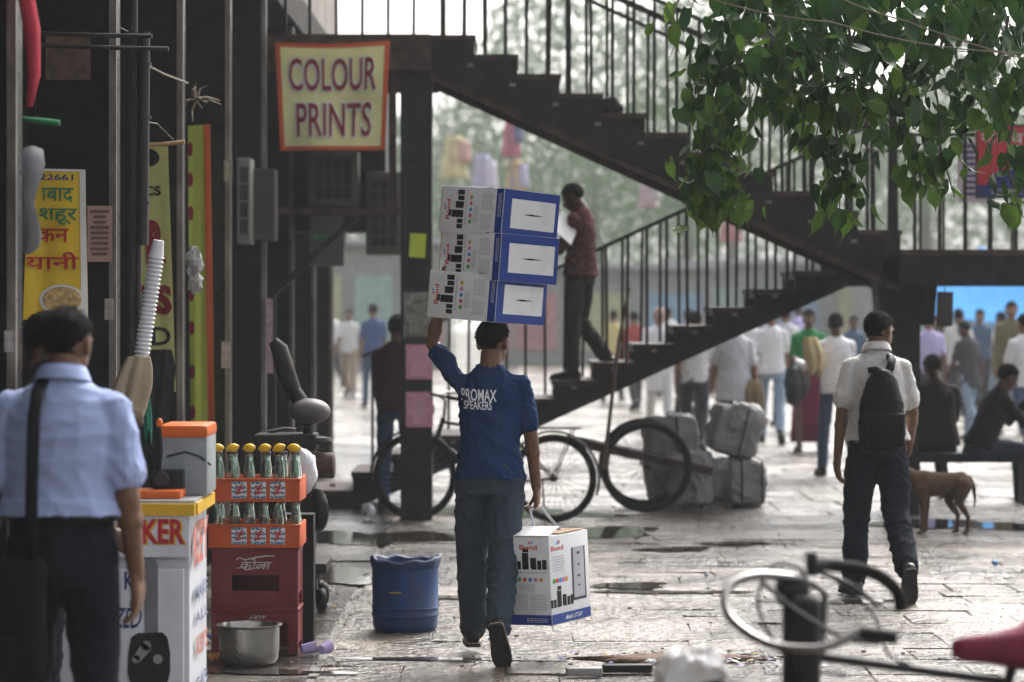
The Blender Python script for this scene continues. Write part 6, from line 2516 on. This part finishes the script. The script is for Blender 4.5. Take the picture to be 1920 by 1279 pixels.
def awning(label, px, Y, w, d, z, mat, seed, rz=0):
    t = thing('awning', label, 'awning', (P(px, 0, Y).x, Y, 0), rz, 'market awnings')
    m = MB()
    n = 10
    vs = []
    for j in range(n + 1):
        for i in range(n + 1):
            u, v = i / n, j / n
            vs.append(Vector(((u - .5) * w, (v - .5) * d, z + .75 * v - .18 * math.sin(PI * u) - .08 * math.sin(PI * v) + .03 * math.sin(5 * u + seed))))
    fs = [(j * (n + 1) + i, j * (n + 1) + i + 1, (j + 1) * (n + 1) + i + 1, (j + 1) * (n + 1) + i) for j in range(n) for i in range(n)]
    m.add(vs, fs)
    m.add([q - Vector((0, 0, .01)) for q in vs], [tuple(reversed(f)) for f in fs])
    m.build('sheet', mat, t, 'all')
    for sx in (-1, 1):
        MB().tube([(sx * w * .49, -d * .49, 0), (sx * w * .49, -d * .49, z)], .03, 8).build('post', m_post, t)
        MB().tube([(sx * w * .49, d * .49, 0), (sx * w * .49, d * .49, z + .72)], .03, 8).build('post', m_post, t)
    MB().box((0, 0, .42), (w * .9, d * .5, .84)).build('counter', M('stall_counter', (.2, .19, .18), .8, var=.3), t)
    return t


awning('blue tarpaulin awning seen under the stair landing', 1850, 47, 3.0, 2.8, 1.62, m_tarp, 1, R(-6))
awning('lighter blue tarpaulin awning at the far right edge', 1990, 52, 2.6, 2.6, 2.0, m_tarp2, 2)

# clothes hung on a rack far off
HANGC = [('red and blue', (.42, .06, .10), (.06, .08, .18)), ('yellow', (.55, .45, .08), (.5, .3, .1)), ('pale violet', (.38, .36, .55), (.5, .45, .5)), ('pink', (.55, .28, .34), (.4, .3, .4)), ('orange', (.55, .22, .12), (.1, .15, .4))]


def hanging(label, px, py, Y, w, h, c0, c1, seed):
    t = thing('hanging_garments', label, 'garments', P(px, py, Y), 0, 'garments on display far off')
    draw = MB()
    rg = []
    for k in range(9):
        q = k / 8
        rg.append([Vector((w * (.6 + .4 * q) * (1 + .12 * math.sin(5 * a + seed)) * math.cos(a), .12 * math.sin(a) * (1 + .2 * math.sin(4 * a)), -h * q)) for a in [2 * PI * j / 20 for j in range(20)]])
    draw.loft(rg)
    draw.build('cloth', M('garment_%d' % seed, c0, .85, var=.2), t, 'all')
    rg = [[q * 1.04 + Vector((w * .5, -.03, -h * .1)) for q in r_] for r_ in rg[:5]]
    MB().loft(rg).build('second_cloth', M('garment_b%d' % seed, c1, .85, var=.2), t, 'all')
    p = P(px, py, Y)
    MB().tube([(0, 0, .02), (0, 0, .12), (0, .25, .14), (0, .25, -p.z)], .025, 6).build('stand', m_post, t)


hanging('red and navy garments hung far off above the cartons', 958, 225, 58, .20, .75, (.40, .14, .18), (.12, .14, .22), 1)
hanging('yellow garments hung far off right of the dark pillar', 850, 255, 60, .28, .9, (.52, .47, .26), (.48, .3, .26), 2)
hanging('tan garments hung below the red and navy ones', 966, 300, 58.5, .22, .9, (.5, .38, .22), (.4, .4, .52), 3)
hanging('violet garments hung far off left of the cartons', 905, 290, 61, .25, 1.3, (.38, .37, .52), (.5, .48, .56), 4)
hanging('red and blue garments hung far off behind the lower stair rail', 1372, 400, 55, .22, .55, (.42, .2, .2), (.2, .23, .36), 5)
hanging('pink garments hung far off behind the upper stair', 1215, 345, 60, .22, .5, (.42, .31, .33), (.4, .38, .4), 6)

# low kiosks and a pale building in the haze
m_kiosk = M('pale_kiosk', (.24, .25, .23), .8, var=.2, grime=.3, gs=1)
for k, (px, Y, w, h, lb) in enumerate(((1130, 78, 6, 2.6, 'low pale kiosk far off behind the boy'), (1480, 84, 7, 2.8, 'low pale kiosk far off beyond the bales'), (1820, 80, 6, 3.0, 'low pale kiosk far off under the landing'), (700, 74, 4, 3.2, 'low pale kiosk far off left of the pillar'))):
    t = thing('kiosk', lb, 'kiosk', (P(px, 0, Y).x, Y, 0), R(3 * k - 4), 'market kiosks far off')
    MB().box((0, 1.2, h / 2), (w, 2.4, h)).build('wall', m_kiosk, t)
    MB().box((0, 1.1, h + .08), (w + .6, 3.2, .14)).build('roof', M('kiosk_roof', (.3, .3, .3), .7), t)
    for i in range(3):
        MB().box((-w * .33 + w * .33 * i, -.02, h * .45), (w * .24, .06, h * .6)).build('shutter', M('kiosk_shutter_%d' % (i + k * 3), random.choice([(.2, .3, .4), (.4, .2, .2), (.35, .35, .2), (.25, .35, .3)]), .7), t)

m_ft = [M('far_foliage_%d' % i, c, .7, var=.3, vs=.6, transl=.25) for i, c in enumerate(((.06, .11, .035), (.08, .14, .045), (.05, .09, .035)))]
m_trunk = M('far_trunk', (.10, .085, .07), .9)


def far_tree(label, x, Y, h, rad, seed, n=6500):
    rn = random.Random(seed)
    t = thing('street_tree', label, 'tree', (x, Y, 0), 0, 'trees in the haze')
    MB().tube([(0, 0, -.1), (.1, 0, h * .3), (0, .1, h * .6)], [.28, .22, .12], 10).build('trunk', m_trunk, t, True)
    m = MB()
    cl = [Vector((rn.gauss(0, rad * .5), rn.gauss(0, rad * .5), h * .62 + rn.gauss(0, h * .16))) for _ in range(26)]
    for i in range(n):
        c = rn.choice(cl)
        d = Vector((rn.gauss(0, 1), rn.gauss(0, 1), rn.gauss(0, .8)))
        p = c + d.normalized() * (rad * .34 * rn.random() ** .4)
        s_ = rn.uniform(.07, .17)
        a = Vector((rn.gauss(0, 1), rn.gauss(0, 1), rn.gauss(0, 1))).normalized()
        b = a.orthogonal().normalized()
        m.mi = rn.randrange(3)
        m.add([p, p + a * s_, p + a * s_ * .6 + b * s_ * .7, p + b * s_ * .6], [(0, 1, 2, 3)])
    m.build('crown', m_ft, t)
    return t


far_tree('hazy tree far off straight behind the upper stair', 3.0, 104, 10.5, 5.0, 1)
far_tree('hazy tree far off behind the middle of the stairs', 8.6, 112, 10.0, 5.0, 2)
far_tree('hazy tree far off behind the hanging leaves', 14.5, 100, 12, 5.5, 3)
far_tree('hazy tree far off left of the upper stair', -3.0, 120, 9.0, 4.6, 4)
far_tree('hazy tree far off between stair and hanging leaves', 5.6, 92, 9.5, 4.0, 6)
far_tree('hazy tree far off above the cartons', 0.2, 98, 8.5, 3.6, 7)
far_tree('hazy tree far off at the right edge', 20.5, 108, 12.5, 5.5, 5)
rn = random.Random(77)
m = MB()
for i in range(62000):
    x = rn.uniform(-45, 65)
    Y = rn.uniform(150, 175)
    hh = 17 + 3.5 * math.sin(x * .21) + 2.2 * math.sin(x * .53 + 1)
    z = hh * rn.random() ** .6
    s_ = rn.uniform(.2, .5)
    a = Vector((rn.gauss(0, 1), rn.gauss(0, 1), rn.gauss(0, 1))).normalized()
    b = a.orthogonal().normalized()
    m.mi = rn.randrange(3)
    p = Vector((x, Y, z))
    m.add([p, p + a * s_, p + a * s_ * .6 + b * s_ * .7, p + b * s_ * .6], [(0, 1, 2, 3)])
tag(m.build('distant_wood', m_ft), 'hazy belt of distant trees closing the street', 'trees', kind='stuff')

# haze
hz = MB().box((0, 240, 9.0), (560, 560, 20.2))
m_hz = bpy.data.materials.new('haze_air')
m_hz.use_nodes = True
nt = m_hz.node_tree
nt.nodes.clear()
ho = nt.nodes.new('ShaderNodeOutputMaterial')
hv = nt.nodes.new('ShaderNodeVolumePrincipled')
hv.inputs['Color'].default_value = (.93, .97, 1.0, 1)
hv.inputs['Density'].default_value = .0009
hv.inputs['Anisotropy'].default_value = .0
nt.links.new(hv.outputs[0], ho.inputs['Volume'])
tag(hz.build('haze', m_hz), kind='stuff')
